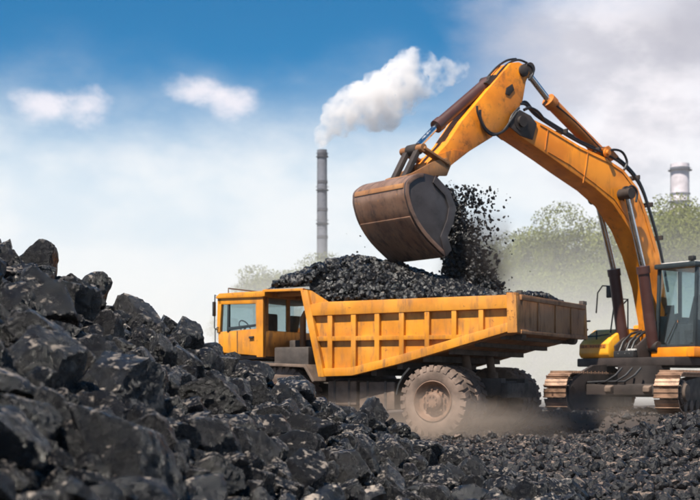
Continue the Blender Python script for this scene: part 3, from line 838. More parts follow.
tb().box((ct1 - 0.02, 0.35, 0.7), (ct1 + 0.22, TW - 0.35, 1.1)).build('bumper', MT['amber_worn'], troot, 0.03)
tb().box((ct1 - 0.06, 1.0, 1.102), (ct1 + 0.03, TW - 1.0, cb - 0.105)).build('grille', MT['chassis'], troot, 0.02)

# coal load ----------------------------------------------------------
prof_px = [(250, 290), (283, 286), (310, 280), (334, 268), (358, 259), (374, 262), (400, 268), (430, 278), (470, 288), (500, 298)]
lp = sorted(T(px, py, TW / 2) for px, py in prof_px)
lt, lz = np.array([q[0] for q in lp]), np.array([q[1] for q in lp])
rail_z = zt - 0.10
def load_z(t, i):
    pz = np.interp(t, lt, lz); w = np.clip(1 - np.abs((i - TW/2) / (TW/2 - 0.12))**1.9, 0, 1)
    base = np.where(t > 5.35, T(283, 287)[1] + 0.0, rail_z - 0.45 * np.clip(1.3 - t, 0, 1) - 0.12 * (i > 3.6))
    return base + np.maximum(pz - base, -0.2) * w**0.8
ts, is_ = np.linspace(0.12, 6.6, 70), np.linspace(0.17, TW - 0.17, 46)
TT, II = np.meshgrid(ts, is_)
ZZ = load_z(TT, II)
tm = troot.matrix_basis.copy() if False else Matrix.Translation(troot.location) @ Matrix.Rotation(troot.rotation_euler.z, 4, 'Z')
def t2w(A):
    A = np.asarray(A, float); out = np.stack([A[..., 0] - TC, TW/2 - A[..., 1], A[..., 2]], -1)
    m = np.array(tm); return out @ m[:3, :3].T + m[:3, 3]
LV = t2w(np.stack([TT.ravel(), II.ravel(), (ZZ - 0.06).ravel()], 1))
nx, ny = len(ts), len(is_)
ii = (np.arange(ny - 1)[:, None] * nx + np.arange(nx - 1)[None]).ravel()
n = 6500
t = lr.uniform(0.2, 6.5, n); i = lr.uniform(0.2, TW - 0.2, n); rr = 0.035 + 0.13 * lr.random(n)**2.4
z = load_z(t, i) + 0.15 * rr
keep = z < 9
pw = t2w(np.stack([t, i, z], 1)); 
o = scatter('coal_load', pw, rr, LOW2, MT['coal_load'], lr, 0.9)
k = len(o.data.vertices)
# join the mound surface under the lumps
bm = bmesh.new(); bm.from_mesh(o.data)
vs = [bm.verts.new(p) for p in LV]
for a in ii: bm.faces.new((vs[a], vs[a + 1], vs[a + nx + 1], vs[a + nx]))
bm.to_mesh(o.data); bm.free()
tag(o, 'mound of small black coal heaped in the truck body', 'coal load', kind='stuff')

# ------------------------------------------------------------------ excavator
EA = R(37)
EU = Vector((-math.cos(EA), -math.sin(EA), 0)); EL = Vector((math.sin(EA), -math.cos(EA), 0))
EB = Vector(((640 - 350) / F * 37.5, 37.5, 0))
eroot = empty('excavator', (EB.x, EB.y, PAD), math.atan2(EU.y, EU.x))
tag(eroot, 'orange crawler excavator tipping its bucket over the truck', 'excavator')
def exf(p): return Vector((p[0], p[1], p[2] - PAD))         # (forward, left, up)
def eb(): return MB(exf)
def E(px, py, c=0.0):
    b = EB + EL * c; k = (px - 350) / F
    t = (k * b.y - b.x) / (EU.x - k * EU.y)
    return (t, H + (HY - py) / F * (b.y + t * EU.y))
def EP(pts, c=0.0): return [E(x, y, c) for x, y in pts]
def e3(px, py, c=0.0): t, z = E(px, py, c); return Vector((t, c, z))
BW, SW = 0.34, 0.27
boom_px = [(517, 113), (524, 115), (548, 126.5), (580, 146), (606, 158), (624, 170), (638, 188), (648, 216), (659, 252), (667, 300), (672, 350), (660, 354), (656, 320), (650, 287), (640, 254), (629, 228), (613, 204), (595, 188), (570, 171), (552, 158), (530, 143), (518, 135), (511, 125)]
bp = EP(boom_px, BW)
boom = eb().prism(bp, -BW, BW).build('boom', MT['orange'], eroot, 0.02)
# flange plates along the near and far webs, pivots
for c in (BW + 0.012, -BW - 0.012):
    for (px, py, r, m) in ((626, 194, 0.22, 'frame'), (520, 122, 0.24, 'frame'), (606, 153, 0.12, 'orange_worn')):
        x, z = E(px, py, BW)
        s = 1 if c > 0 else -1
        eb().lathe([(r, 0), (r, 0.05), (r * 0.62, 0.06), (r * 0.6, 0.13), (r * 0.2, 0.13)], (x, s * BW, z), (0, s, 0), 20).build('pivot_boss', MT[m], boom)
tipx, tipz = E(521, 122, BW)
for s in (1, -1):
    eb().prism(EP([(510, 118), (519, 110), (530, 116), (536, 124), (532, 140), (520, 136), (509, 127)], BW), s * (BW + 0.002), s * (BW + 0.035)).build('boom_tip_plate', MT['frame'], boom, 0.008)
for pts in ([(588, 151), (586, 166), (583, 183)], [(548, 129), (545, 150)]):
    eb().tube([e3(x, y, BW + 0.004) for x, y in pts], 0.016, 6).build('weld_seam', MT['orange_worn'], boom)
eb().tube([e3(x, y, BW + 0.004) for x, y in [(548, 152), (570, 165), (594, 183), (614, 199), (631, 224), (642, 252), (651, 284)]], 0.012, 6).build('weld_seam', MT['orange_worn'], boom)
eb().tube([e3(x, y, BW + 0.004) for x, y in [(540, 125), (580, 149), (606, 161.5), (622, 172), (634, 188), (644, 214), (655, 252)]], 0.012, 6).build('weld_seam', MT['orange_worn'], boom)
# stick
stick_px = [(511, 63), (519, 62), (527, 67), (530, 73), (526, 82), (523, 100), (519, 109), (507, 127), (491, 138), (470, 151), (444, 171), (435, 179), (430, 174), (430, 163), (434, 158), (447, 144), (462, 121), (476, 104), (490, 87)]
spoly = EP(stick_px, SW)
MT['orange_stick'] = paint('orange_stick_paint', (0.84, 0.275, 0.01), (0.05, 0.028, 0.02), (0.025, 0.016, 0.012), 0.62, 0.62, 0.4, (1.4, 1.4, 1.4))
stick = eb().prism(spoly, -SW, SW).build('stick', MT['orange_stick'], eroot, 0.018)
for s in (1, -1):
    eb().prism(EP([(429, 162), (436, 155), (452, 150), (466, 152), (444, 171.5), (435, 179.5), (429, 175)], SW), s * (SW + 0.001), s * (SW + 0.02)).build('stick_end_plate', MT['orange_worn'], stick, 0.006)
    x, z = E(523, 71, SW)
    eb().lathe([(0.16, 0), (0.16, 0.05), (0.08, 0.09), (0.03, 0.09)], (x, s * SW, z), (0, s, 0), 18).build('pivot_boss', MT['frame'], stick)
    eb().prism(EP([(506, 88), (512, 84), (514, 90), (509, 96), (505, 94)], SW), s * (SW + 0.001), s * (SW + 0.02)).build('grease_patch_plate', MT['frame'], stick, 0.005)
# hydraulic cylinders
def ram(name, p, mid, q, rb, rr, mbar, parent=eroot):
    o = eb().cyl(p, mid, rb, 20).cyl(Vector(p) + (Vector(mid) - Vector(p)) * 0.93, Vector(mid) + (Vector(mid) - Vector(p)) * 0.02, rb * 1.16, 20).build(name, mbar, parent)
    eb().cyl(mid, q, rr, 16).build('rod', MT['chrome'], o)
    for e in (p, q):
        eb().cyl(Vector(e) - Vector((0, rb * 1.3, 0)), Vector(e) + Vector((0, rb * 1.3, 0)), rb * 0.95, 16).build('rod_eye', MT['frame'], o)
    return o
ram('stick_cylinder', e3(601, 154), e3(549, 101), e3(525, 70), 0.17, 0.085, MT['cylinder_orange'])
bc = ram('bucket_cylinder', e3(488, 82, -0.0), e3(437, 126, -0.0), e3(414, 150, -0.0), 0.15, 0.08, MT['cylinder_brown'])
for s in (1, -1):
    c = s * (BW + 0.20)
    a = E(626, 194, BW + 0.2); m_ = E(643, 268, BW + 0.2); f_ = E(653, 347, BW + 0.2)
    ram('boom_cylinder', (f_[0], c, f_[1]), (m_[0], c, m_[1]), (a[0], c, a[1]), 0.165, 0.085, MT['cylinder_brown'])
# cylinder brackets on the stick and boom
eb().prism(EP([(480, 84), (490, 76), (500, 80), (494, 92)], 0), -0.2, -0.12).prism(EP([(480, 84), (490, 76), (500, 80), (494, 92)], 0), 0.12, 0.2).build('cylinder_bracket', MT['frame'], stick, 0.01)
eb().prism(EP([(594, 150), (602, 147), (612, 158), (604, 163)], 0), -0.26, -0.2).prism(EP([(594, 150), (602, 147), (612, 158), (604, 163)], 0), 0.2, 0.26).build('cylinder_bracket', MT['orange_worn'], boom, 0.01)
# bucket linkage
A_, B_, D_ = E(413, 150), E(437, 166), E(398, 181)
for c in (-0.34, 0.34):
    eb().bar((A_[0], c, A_[1]), (B_[0], c, B_[1]), 0.07, 0.24, (0, 1, 0)).build('rocker_link', MT['rust'], eroot, 0.015)
    eb().bar((A_[0], c * 0.62, A_[1]), (D_[0], c * 0.62, D_[1]), 0.12, 0.17, (0, 1, 0)).build('bucket_link', MT['frame'], eroot, 0.015)
for P_ in (A_, B_, D_):
    eb().cyl((P_[0], -0.42, P_[1]), (P_[0], 0.42, P_[1]), 0.10, 18).build('linkage_pin', MT['rust'], eroot)
# bucket
KW = 0.98
back_px = [(432, 176), (418, 173.5), (406, 181), (404, 190), (405, 199), (410.5, 216), (423, 236), (443, 256.5)]
plate_px = back_px + [(448.5, 250), (444.5, 237), (450.5, 222), (453, 208), (447, 192)]
bk = EP(back_px, KW)
cen = Vector((sum(p[0] for p in bk) / len(bk), sum(p[1] for p in bk) / len(bk)))
pc = EP([(432, 212)], KW)[0]
def curve_pts(pts, n=4):
    out = []
    P_ = [Vector(p) for p in pts]
    for k in range(len(P_) - 1):
        p0, p1, p2, p3 = P_[max(k-1, 0)], P_[k], P_[k+1], P_[min(k+2, len(P_)-1)]
        for j in range(n):
            u = j / n
            out.append(0.5*((2*p1) + (p2-p0)*u + (2*p0-5*p1+4*p2-p3)*u*u + (3*p1-p0-3*p2+p3)*u**3))
    out.append(P_[-1]); return out
bc_ = curve_pts(bk)
def inward(pts, d):
    out = []
    for k, p in enumerate(pts):
        tn = (pts[min(k+1, len(pts)-1)] - pts[max(k-1, 0)]).normalized(); nn = Vector((-tn.y, tn.x))
        if nn.dot(Vector(pc) - p) < 0: nn = -nn
        out.append(p + nn * d)
    return out
ic = inward(bc_, 0.06)
shell = MB(exf); n = len(bc_)
vs = [(p.x, c, p.y) for c in (-KW, KW) for p in bc_] + [(p.x, c, p.y) for c in (-KW, KW) for p in ic]
fs = [(k, k+1, n+k+1, n+k) for k in range(n-1)] + [(2*n+k, 3*n+k, 3*n+k+1, 2*n+k+1) for k in range(n-1)]
fs += [(k, 2*n+k, 2*n+k+1, k+1) for k in range(n-1)] + [(n+k, n+k+1, 3*n+k+1, 3*n+k) for k in range(n-1)]
fs += [(0, n, 3*n, 2*n), (n-1, 3*n-1, 4*n-1, 2*n-1)]
bucket = shell.add(vs, fs).build('bucket', MT['bucket'], eroot, 0, 40)
ppoly = [(p.x, p.y) for p in bc_] + EP(plate_px[len(back_px):], KW)
for s in (1, -1):
    eb().prism(ppoly, s * (KW + 0.002), s * (KW + 0.05)).build('side_plate', MT['bucket_side'], bucket, 0.008)
    cutter = EP([(444, 257), (449.5, 250), (445.5, 237), (451.5, 222), (454, 208), (447.5, 191), (433.5, 176), (431, 183), (443, 196), (447, 208), (445, 220), (438.5, 237), (441, 248)], KW)
    eb().prism(cutter, s * (KW + 0.052), s * (KW + 0.085)).build('side_cutter', MT['bucket_side'], bucket, 0.008)
    hoop = [(p.x, p.y) for p in bc_[3:]] ; hi_ = [(p.x, p.y) for p in inward(bc_, 0.1)[3:]]
    eb().prism(hoop + hi_[::-1], s * (KW + 0.051), s * (KW + 0.075)).build('side_edge', MT['bucket'], bucket, 0.006)
lipd = (bc_[-1] - bc_[-3]).normalized()
w1 = [bc_[-1] + lipd * 0.10, bc_[-9], ]
lo = inward(bc_, -0.035)
eb().prism([(p.x, p.y) for p in bc_[-9:]] + [(lo[-1].x, lo[-1].y)] + [(p.x, p.y) for p in lo[-9:-1][::-1]], -KW, KW).build('wear_plate', MT['bucket'], bucket, 0.006)
lo2 = inward(bc_, -0.02)
eb().prism([(p.x, p.y) for p in bc_[9:12]] + [(p.x, p.y) for p in lo2[9:12][::-1]], -KW + 0.02, KW - 0.02).build('wear_strip', MT['rust'], bucket, 0.004)
for c in (-0.42, 0.36):
    eb().prism(EP([(394, 184), (396, 177), (402, 175), (424, 163), (436, 160), (440, 168), (436, 178), (424, 178), (408, 184)]), c, c + 0.06).build('bucket_ear', MT['rust'], bucket, 0.01)
# hoses
def hose(pts, r, c0, name='hose', parent=boom, m='hose', wob=0.0):
    P_ = [e3(x, y, c) for (x, y, c) in [(q + (c0,))[:3] for q in pts]]
    out = []
    for k in range(len(P_) - 1):
        p0, p1, p2, p3 = P_[max(k-1, 0)], P_[k], P_[k+1], P_[min(k+2, len(P_)-1)]
        for j in range(5):
            u = j / 5
            out.append(0.5*((2*p1) + (p2-p0)*u + (2*p0-5*p1+4*p2-p3)*u*u + (3*p1-p0-3*p2+p3)*u**3))
    out.append(P_[-1])
    return eb().tube(out, r, 8).build(name, MT[m], parent)
for c, dy in ((0.26, 0), (0.12, -2), (-0.1, -1), (-0.24, -3)):
    hose([(668, 292 + dy), (660, 250 + dy), (650, 214 + dy), (640, 186 + dy), (625, 167 + dy), (607, 155 + dy), (580, 143 + dy), (548, 124 + dy), (534, 114 + dy), (526, 105 + dy), (520, 104)], 0.035, c)
hose([(604, 156), (612, 150), (622, 152), (627, 162), (624, 170)], 0.035, 0.3)
hose([(598, 150), (606, 148), (616, 156), (628, 168)], 0.03, 0.22)
hose([(553, 103), (575, 122), (597, 145), (604, 152)], 0.03, 0.15)
hose([(519, 108), (512, 116), (507, 128), (497, 134), (488, 131), (481, 121), (480, 110)], 0.035, SW + 0.06, parent=stick)
hose([(517, 112), (510, 122), (502, 132), (492, 135), (484, 128), (478, 114), (477, 106)], 0.03, SW + 0.10, parent=stick)
hose([(478, 106), (486, 93), (498, 74), (508, 64), (518, 60), (527, 63)], 0.03, 0.15, parent=stick)
hose([(470, 108), (480, 88), (494, 70), (506, 61), (516, 59)], 0.03, -0.12, parent=stick)
hose([(527, 64), (532, 68), (533, 74), (529, 80)], 0.03, SW + 0.05, parent=stick)
hose([(524, 110), (530, 108), (538, 112), (545, 121)], 0.04, BW - 0.02)
hose([(626, 190), (632, 186), (637, 192), (636, 202)], 0.035, BW + 0.28)
for px, py in ((560, 132), (592, 150.5), (632, 178), (645, 205), (655, 238)):
    x, z = E(px, py)
    eb().box((x - 0.03, -0.28, z - 0.08), (x + 0.03, 0.28, z + 0.05)).build('hose_clamp', MT['frame'], boom, 0.01)

# upper structure
zd = 1.98                                     # deck top
eb().box((-4.6, -1.75, zd - 0.24), (0.75, 1.85, zd)).build('deck', MT['frame'], eroot, 0.03)
eb().box((-4.9, -1.7, zd + 0.002), (-3.2, 1.8, zd + 1.3)).build('counterweight', MT['orange'], eroot, 0.15)
eb().box((-3.19, -1.65, zd + 0.002), (-1.6, 1.8, zd + 1.05)).build('engine_housing', MT['orange'], eroot, 0.06)
for s in (1, -1):
    eb().prism([(-0.9, zd), (0.55, zd), (0.62, zd + 0.35), (0.2, zd + 0.62), (-0.5, zd + 0.62)], s * 0.38, s * 0.45).build('boom_bracket', MT['frame'], eroot, 0.02)
eb().cyl((-0.02, -0.5, 2.25), (-0.02, 0.5, 2.25), 0.11, 18).build('boom_foot_pin', MT['frame'], eroot)
eb().box((0.2, -0.37, zd + 0.004), (0.72, 0.37, zd + 0.2)).build('front_cover', MT['black'], eroot, 0.03)
for c in (-0.2, 0.05, 0.22):
    eb().tube([(0.7, c, zd + 0.1), (0.5, c, zd + 0.45), (0.15, c, zd + 0.7), (-0.3, c, zd + 0.8)], 0.035, 8).build('hose', MT['hose'], eroot)
eb().box((0.45, 0.1, zd + 0.201), (0.66, 0.38, zd + 0.25)).build('valve_cover', MT['white'], eroot, 0.01)
# front storage box on the far side
BX0, BX1 = -1.66, -0.52
bz0 = zd - 0.02
bxp = [(-1.55, zd + 0.003), (0.70, zd + 0.003), (0.78, zd + 0.12), (0.76, zd + 0.42), (0.55, zd + 0.60), (0.1, zd + 0.86), (-1.55, zd + 0.90)]
stb = eb().prism(bxp, BX0, BX1).build('storage_box', MT['yellow'], eroot, 0.05)
eb().box((0.772, BX0 + 0.06, zd + 0.30), (0.782, BX1 - 0.1, zd + 0.40)).build('decal_band', MT['orange_worn'], stb)
for k in range(9):
    y = BX1 - 0.16 - k * 0.098
    if k == 6: continue
    mk = eb()
    mk.box((0.783, y - 0.03, zd + 0.315), (0.787, y - 0.016, zd + 0.385)).box((0.783, y + 0.012, zd + 0.315), (0.787, y + 0.026, zd + 0.385))
    mk.box((0.783, y - 0.0158, zd + (0.345 if k % 2 else 0.315)), (0.787, y + 0.0118, zd + (0.357 if k % 2 else 0.327)))
    mk.build('letter_mark', MT['black'], stb)
eb().box((-0.2, -1.4, zd - 0.36), (0.5, -1.1, zd - 0.242)).build('step_bracket', MT['black'], eroot, 0.02)
# rails and mirrors over the box
def rail(pts, r=0.022, name='hand_rail'):
    return eb().tube(pts, r, 8).build(name, MT['black'], eroot)
rz = zd + 0.6
rail([(0.62, -1.55, rz - 0.05), (0.62, -1.55, rz + 0.75), (0.62, -1.60, rz + 0.9)])
rail([(0.62, -1.55, rz + 0.05), (0.62, -1.1, rz + 0.05), (0.55, -0.6, rz + 0.1)])
rail([(0.62, -1.1, rz - 0.05), (0.62, -1.1, rz + 0.2)])
rail([(0.62, -1.78, rz + 0.5), (0.62, -1.35, rz + 0.5)], 0.025)
rail([(0.62, -1.65, rz + 0.25), (0.62, -1.45, rz + 0.25)], 0.03)
rail([(0.3, -0.85, zd + 0.75), (0.25, -0.75, zd + 1.6), (0.2, -0.72, zd + 2.1), (0.2, -1.25, zd + 2.15), (0.22, -1.42, zd + 1.95), (0.25, -1.45, zd + 1.35)])
rail([(-0.4, -0.8, zd + 0.85), (-0.4, -0.8, zd + 1.75), (0.22, -0.75, zd + 1.75)])
rail([(-0.9, -1.5, zd + 0.85), (-0.9, -1.5, zd + 1.6), (-0.4, -0.8, zd + 1.75)])
eb().box((0.16, -1.08, zd + 1.78), (0.24, -0.88, zd + 2.14)).build('mirror', MT['black'], eroot, 0.03)
# cab
cy0, cy1 = 0.58, 1.94
xf_, xb_ = 0.02, -1.9
zc0, zc1 = zd + 0.25, 4.62
def fy(px, x):     # left coordinate on the plane forward = x
    k = (px - 350) / F; b = EB + EU * x
    return (k * b.y - b.x) / (EL.x - k * EL.y)
cy0, cy1 = fy(655, xf_), fy(695, xf_)
def ez(py, x, y): return H + (HY - py) / F * (EB.y + EU.y * x + EL.y * y)
zc0, zc1 = ez(347, xf_, (cy0 + cy1) / 2), ez(264.5, xf_, (cy0 + cy1) / 2)
eb().box((xb_ - 0.2, cy0 - 0.05, zd + 0.004), (xf_ + 0.12, cy1 + 0.06, zc0 - 0.004)).build('cab_sill', MT['orange'], eroot, 0.04)
pw_ = 0.085
for (x, y) in ((xf_, cy0), (xf_, cy1), (xb_, cy0), (xb_, cy1), (-0.98, cy1), (-0.98, cy0)):
    sy = 1 if y == cy0 else -1
    lean = 0.10 if x == xf_ else 0
    x0, x1 = (x - pw_ * 1.1, x) if x != xb_ else (x, x + pw_)
    y0, y1 = sorted((y, y + sy * pw_))
    eb().hexa([(x0, y0, zc0), (x1, y0, zc0), (x1, y1, zc0), (x0, y1, zc0), (x0 - lean, y0, zc1 - 0.1), (x1 - lean, y0, zc1 - 0.1), (x1 - lean, y1, zc1 - 0.1), (x0 - lean, y1, zc1 - 0.1)]).build('cab_pillar', MT['cabdark'], eroot, 0.015)
roof = eb().box((xb_ - 0.05, cy0 - 0.03, zc1 - 0.098), (xf_ + 0.02, cy1 + 0.03, zc1 + 0.05)).build('cab_roof', MT['cabdark'], eroot, 0.05)
eb().box((xb_ + 0.1, cy0 + 0.1, zc1 + 0.052), (xf_ - 0.15, cy1 - 0.1, zc1 + 0.085)).build('roof_hatch', MT['white'], roof, 0.02)
eb().box((-0.2, cy1 - 0.30, zc1 + 0.088), (-0.05, cy1 - 0.12, zc1 + 0.22)).build('work_lamp', MT['black'], roof, 0.03)
eb().hexa([(xf_ - 0.05, cy0 + pw_, zc0 + 0.08), (xf_ - 0.035, cy0 + pw_, zc0 + 0.08), (xf_ - 0.035, cy1 - pw_, zc0 + 0.08), (xf_ - 0.05, cy1 - pw_, zc0 + 0.08),
           (xf_ - 0.15, cy0 + pw_, zc1 - 0.1), (xf_ - 0.135, cy0 + pw_, zc1 - 0.1), (xf_ - 0.135, cy1 - pw_, zc1 - 0.1), (xf_ - 0.15, cy1 - pw_, zc1 - 0.1)]).build('windscreen', MT['glass'], eroot)
eb().box((xf_ - 0.085, cy0 + pw_, zc0 + 0.001), (xf_ - 0.01, cy1 - pw_, zc0 + 0.079)).build('windscreen_sill', MT['cabdark'], eroot, 0.01)
for x0, x1, y in ((-0.9, xf_ - 0.1, cy1 - 0.04), (xb_ + 0.09, -0.99, cy1 - 0.04), (-0.9, xf_ - 0.1, cy0 + 0.03), (xb_ + 0.09, -0.99, cy0 + 0.03)):
    dz = 0.75 if y > 1 else 0.9
    eb().box((x0, y, zc0 + dz), (x1, y + 0.012, zc1 - 0.1)).build('side_window', MT['glass'], eroot)
    if y > 1:
        dr = eb().box((x0, y - 0.01, zc0 + 0.002), (x1, y + 0.035, zc0 + dz - 0.002)).build('door_panel', MT['cabdark'], eroot, 0.012)
    else:
        eb().box((x0, y - 0.01, zc0 + 0.002), (x1, y + 0.03, zc0 + dz - 0.002)).build('door_panel', MT['cabdark'], eroot, 0.012)
eb().box((xb_ + 0.02, cy0 + pw_, zc0 + 0.9), (xb_ + 0.035, cy1 - pw_, zc1 - 0.1)).build('rear_window', MT['glass'], eroot)
eb().box((xb_, cy0 + pw_, zc0), (xb_ + 0.05, cy1 - pw_, zc0 + 0.898)).build('rear_panel', MT['cabdark'], eroot, 0.01)
cyc = (cy0 + cy1) / 2
seat = eb().box((-0.95, cyc - 0.28, zc0 + 0.45), (-0.35, cyc + 0.28, zc0 + 0.65)).box((-0.8, cyc - 0.15, zc0 + 0.0), (-0.5, cyc + 0.15, zc0 + 0.449)).build('seat', MT['black'], eroot, 0.04)
eb().hexa([(-1.02, cyc - 0.26, zc0 + 0.651), (-0.85, cyc - 0.26, zc0 + 0.651), (-0.85, cyc + 0.26, zc0 + 0.651), (-1.02, cyc + 0.26, zc0 + 0.651), (-1.2, cyc - 0.22, zc0 + 1.5), (-1.08, cyc - 0.22, zc0 + 1.5), (-1.08, cyc + 0.22, zc0 + 1.5), (-1.2, cyc + 0.22, zc0 + 1.5)]).build('backrest', MT['black'], seat, 0.04)
eb().box((-0.32, cy0 + 0.12, zc0 + 0.95), (-0.27, cy0 + 0.42, zc0 + 1.2)).bar((-0.3, cy0 + 0.2, zc0 + 0.2), (-0.3, cy0 + 0.25, zc0 + 0.96), 0.05, 0.05).build('monitor', MT['black'], eroot, 0.01)
for y in (cyc - 0.42, cyc + 0.34):
    con = eb().box((-1.3, y, zc0), (-0.55, y + 0.1, zc0 + 0.72)).build('console', MT['black'], eroot, 0.03)
    eb().tube([(-0.62, y + 0.05, zc0 + 0.72), (-0.56, y + 0.05, zc0 + 0.98)], [0.02, 0.04], 8).build('joystick', MT['black'], con)
eb().box((-0.35, cyc - 0.5, zc0 + 0.1), (-0.25, cyc - 0.2, zc0 + 0.95)).box((-0.3, cyc - 0.02, zc0 + 0.0), (-0.22, cyc + 0.12, zc0 + 0.6)).build('pedal_column', MT['black'], eroot, 0.02)
eb().tube([(xf_ + 0.02, cyc - 0.3, zc0 + 0.1), (xf_ - 0.02, cyc + 0.05, zc0 + 0.75)], 0.012, 6).build('wiper', MT['black'], eroot)

# undercarriage
A2 = R(57)
ud = Vector((-math.cos(A2), -math.sin(A2), 0)); up_ = Vector((math.sin(A2), -math.cos(A2), 0))
UG, UWD, ULN, UH = 3.1, 0.65, 5.3, 1.16
q1 = -(UG/2 + UWD/2) * up_ + ULN/2 * ud; q2 = (UG/2 - UWD/2) * up_ + ULN/2 * ud
k1, k2 = (543 - 350) / F, (653 - 350) / F
uy = ((k2*q2.y - q2.x) - (k1*q1.y - q1.x)) / (k1 - k2)
ux = k1 * (uy + q1.y) - q1.x
einv = (Matrix.Translation(eroot.location) @ Matrix.Rotation(eroot.rotation_euler.z, 4, 'Z')).inverted()
um = einv @ Matrix.Translation((ux, uy, PAD)) @ Matrix.Rotation(math.atan2(ud.y, ud.x), 4, 'Z')
def uxf(p): return um @ Vector(p)
def ub(): return MB(uxf)
ub().lathe([(0.1, 0.62), (0.80, 0.62), (0.90, 0.75), (0.72, 0.8), (0.72, 1.32), (0.1, 1.32)], (0, 0, 0), (0, 0, 1), 32).build('slew_ring', MT['frame'], eroot)
ub().hexa([(-1.0, -1.3, 0.45), (1.0, -1.3, 0.45), (1.0, 1.3, 0.45), (-1.0, 1.3, 0.45), (-0.7, -0.8, 0.72), (0.7, -0.8, 0.72), (0.7, 0.8, 0.72), (-0.7, 0.8, 0.72)]).build('car_body', MT['frame'], eroot, 0.03)
for x in (0.95, -0.95):
    ub().bar((x, -1.3, 0.66), (x, 1.3, 0.66), 0.45, 0.30).build('axle_beam', MT['frame'], eroot, 0.03)
for k in range(28):
    a = 2*math.pi*k/28
    ub().cyl((0.8*math.cos(a), 0.8*math.sin(a), 0.70), (0.8*math.cos(a), 0.8*math.sin(a), 0.79), 0.03, 6).build('ring_bolt', MT['dusty'], eroot)
for y in (-0.55, 0.55):
    ub().hexa([(1.17, y - 0.12, 0.55), (1.35, y - 0.09, 0.6), (1.35, y + 0.09, 0.6), (1.17, y + 0.12, 0.55), (1.17, y - 0.12, 0.78), (1.35, y - 0.09, 0.72), (1.35, y + 0.09, 0.72), (1.17, y + 0.12, 0.78)]).build('tow_eye', MT['dusty'], eroot, 0.02)
for y in (-0.3, 0.0, 0.25):
    ub().tube([(0.9, y, 1.25), (1.12, y - 0.1, 1.05), (1.2, y - 0.35, 0.88), (1.15, y - 0.9, 0.86), (0.9, -1.32, 0.7)], 0.03, 8).build('hose', MT['hose'], eroot)
rA, xA = UH / 2 - 0.07, ULN / 2 - UH / 2
path_len = 4 * xA + 2 * math.pi * rA
NS = 42
shoe_me = {}
for s in (1, -1):
    yc = s * UG / 2
    tf = ub().prism([(-xA, 0.22), (xA, 0.22), (xA + 0.2, UH/2), (xA - 0.1, 0.86), (0.5, 1.0), (-0.8, 1.0), (-xA + 0.2, 0.86), (-xA - 0.2, UH/2)], yc - 0.2, yc + 0.2).build('track_frame', MT['frame'], eroot, 0.02)
    if s == -1:
        ub().prism([(-xA - 0.3, 0.14), (xA - 0.1, 0.14), (xA + 0.25, 0.35), (xA + 0.3, 0.75), (xA - 0.1, 1.02), (0.6, 1.34), (-0.4, 1.38), (-1.6, 1.2), (-xA - 0.3, 1.0)], yc + 0.201, yc + 0.3).build('frame_gusset', MT['frame'], tf, 0.01)
    for x in (xA, -xA):
        ub().lathe([(rA - 0.06, -0.14), (rA - 0.02, -0.05), (rA - 0.02, 0.05), (rA - 0.06, 0.14)], (x, yc, UH/2), (0, 1, 0), 32).lathe([(0.36, -0.24), (0.36, 0.24)], (x, yc, UH/2), (0, 1, 0), 24).lathe([(0.17, -0.3), (0.17, 0.3)], (x, yc, UH/2), (0, 1, 0), 16).build('idler', MT['dusty'], eroot)
    for k in range(8):
        x = -xA + 0.35 + k * (2 * xA - 0.7) / 7
        ub().lathe([(0.15, -0.23), (0.15, -0.1), (0.11, -0.09), (0.11, 0.09), (0.15, 0.1), (0.15, 0.23)], (x, yc, 0.23), (0, 1, 0), 14).build('roller', MT['dusty'], eroot)
    for x in (xA, -xA):      # hubs with bolts on the outer side
        hb = ub().lathe([(0.33, 0.0), (0.33, 0.06), (0.24, 0.10), (0.22, 0.16), (0.1, 0.17)], (x, yc + s * 0.24, UH/2), (0, s, 0), 26).build('hub', MT['dusty'], eroot)
        for k in range(10):
            a = 2*math.pi*k/10; q = (x + 0.28*math.cos(a), yc + s * 0.29, UH/2 + 0.28*math.sin(a))
            ub().cyl(q, (q[0], q[1] + s * 0.04, q[2]), 0.026, 6).build('bolt', MT['frame'], hb)
    # chain and shoes
    for k in range(NS):
        d = path_len * k / NS
        if d < 2*xA: p, ang = (xA - d, UH - 0.07), math.pi
        elif d < 2*xA + math.pi*rA:
            a = (d - 2*xA) / rA; p, ang = (-xA - rA*math.sin(a), UH/2 + rA*math.cos(a)), math.pi + a
        elif d < 4*xA + math.pi*rA: p, ang = (-xA + d - 2*xA - math.pi*rA, 0.07), 0
        else:
            a = (d - 4*xA - math.pi*rA) / rA; p, ang = (xA + rA*math.sin(a), UH/2 - rA*math.cos(a)), a
        if 'm' not in shoe_me:
            pit = path_len / NS; w = UWD / 2
            mb = MB(); mb.box((-pit*0.46, -w, -0.03), (pit*0.46, w, 0.0))
            mb.box((-0.40*pit, -w, -0.085), (-0.40*pit + 0.03, w, -0.029)); mb.box((0.1*pit, -w, -0.05), (0.1*pit + 0.025, w, -0.029))
            mb.box((-pit*0.5, -0.14, 0.0), (pit*0.5, -0.08, 0.09)); mb.box((-pit*0.5, 0.08, 0.0), (pit*0.5, 0.14, 0.09))
            shoe_me['m'] = mb.mesh('track_shoe', MT['track'], 0, 0)
        o = link('track_shoe', shoe_me['m'], None, eroot)
        o.matrix_local = um @ Matrix.Translation((p[0], yc, p[1])) @ Matrix.Rotation(-ang, 4, 'Y')

# ------------------------------------------------------------------ falling coal
n = 11000
u = lr.random(n)
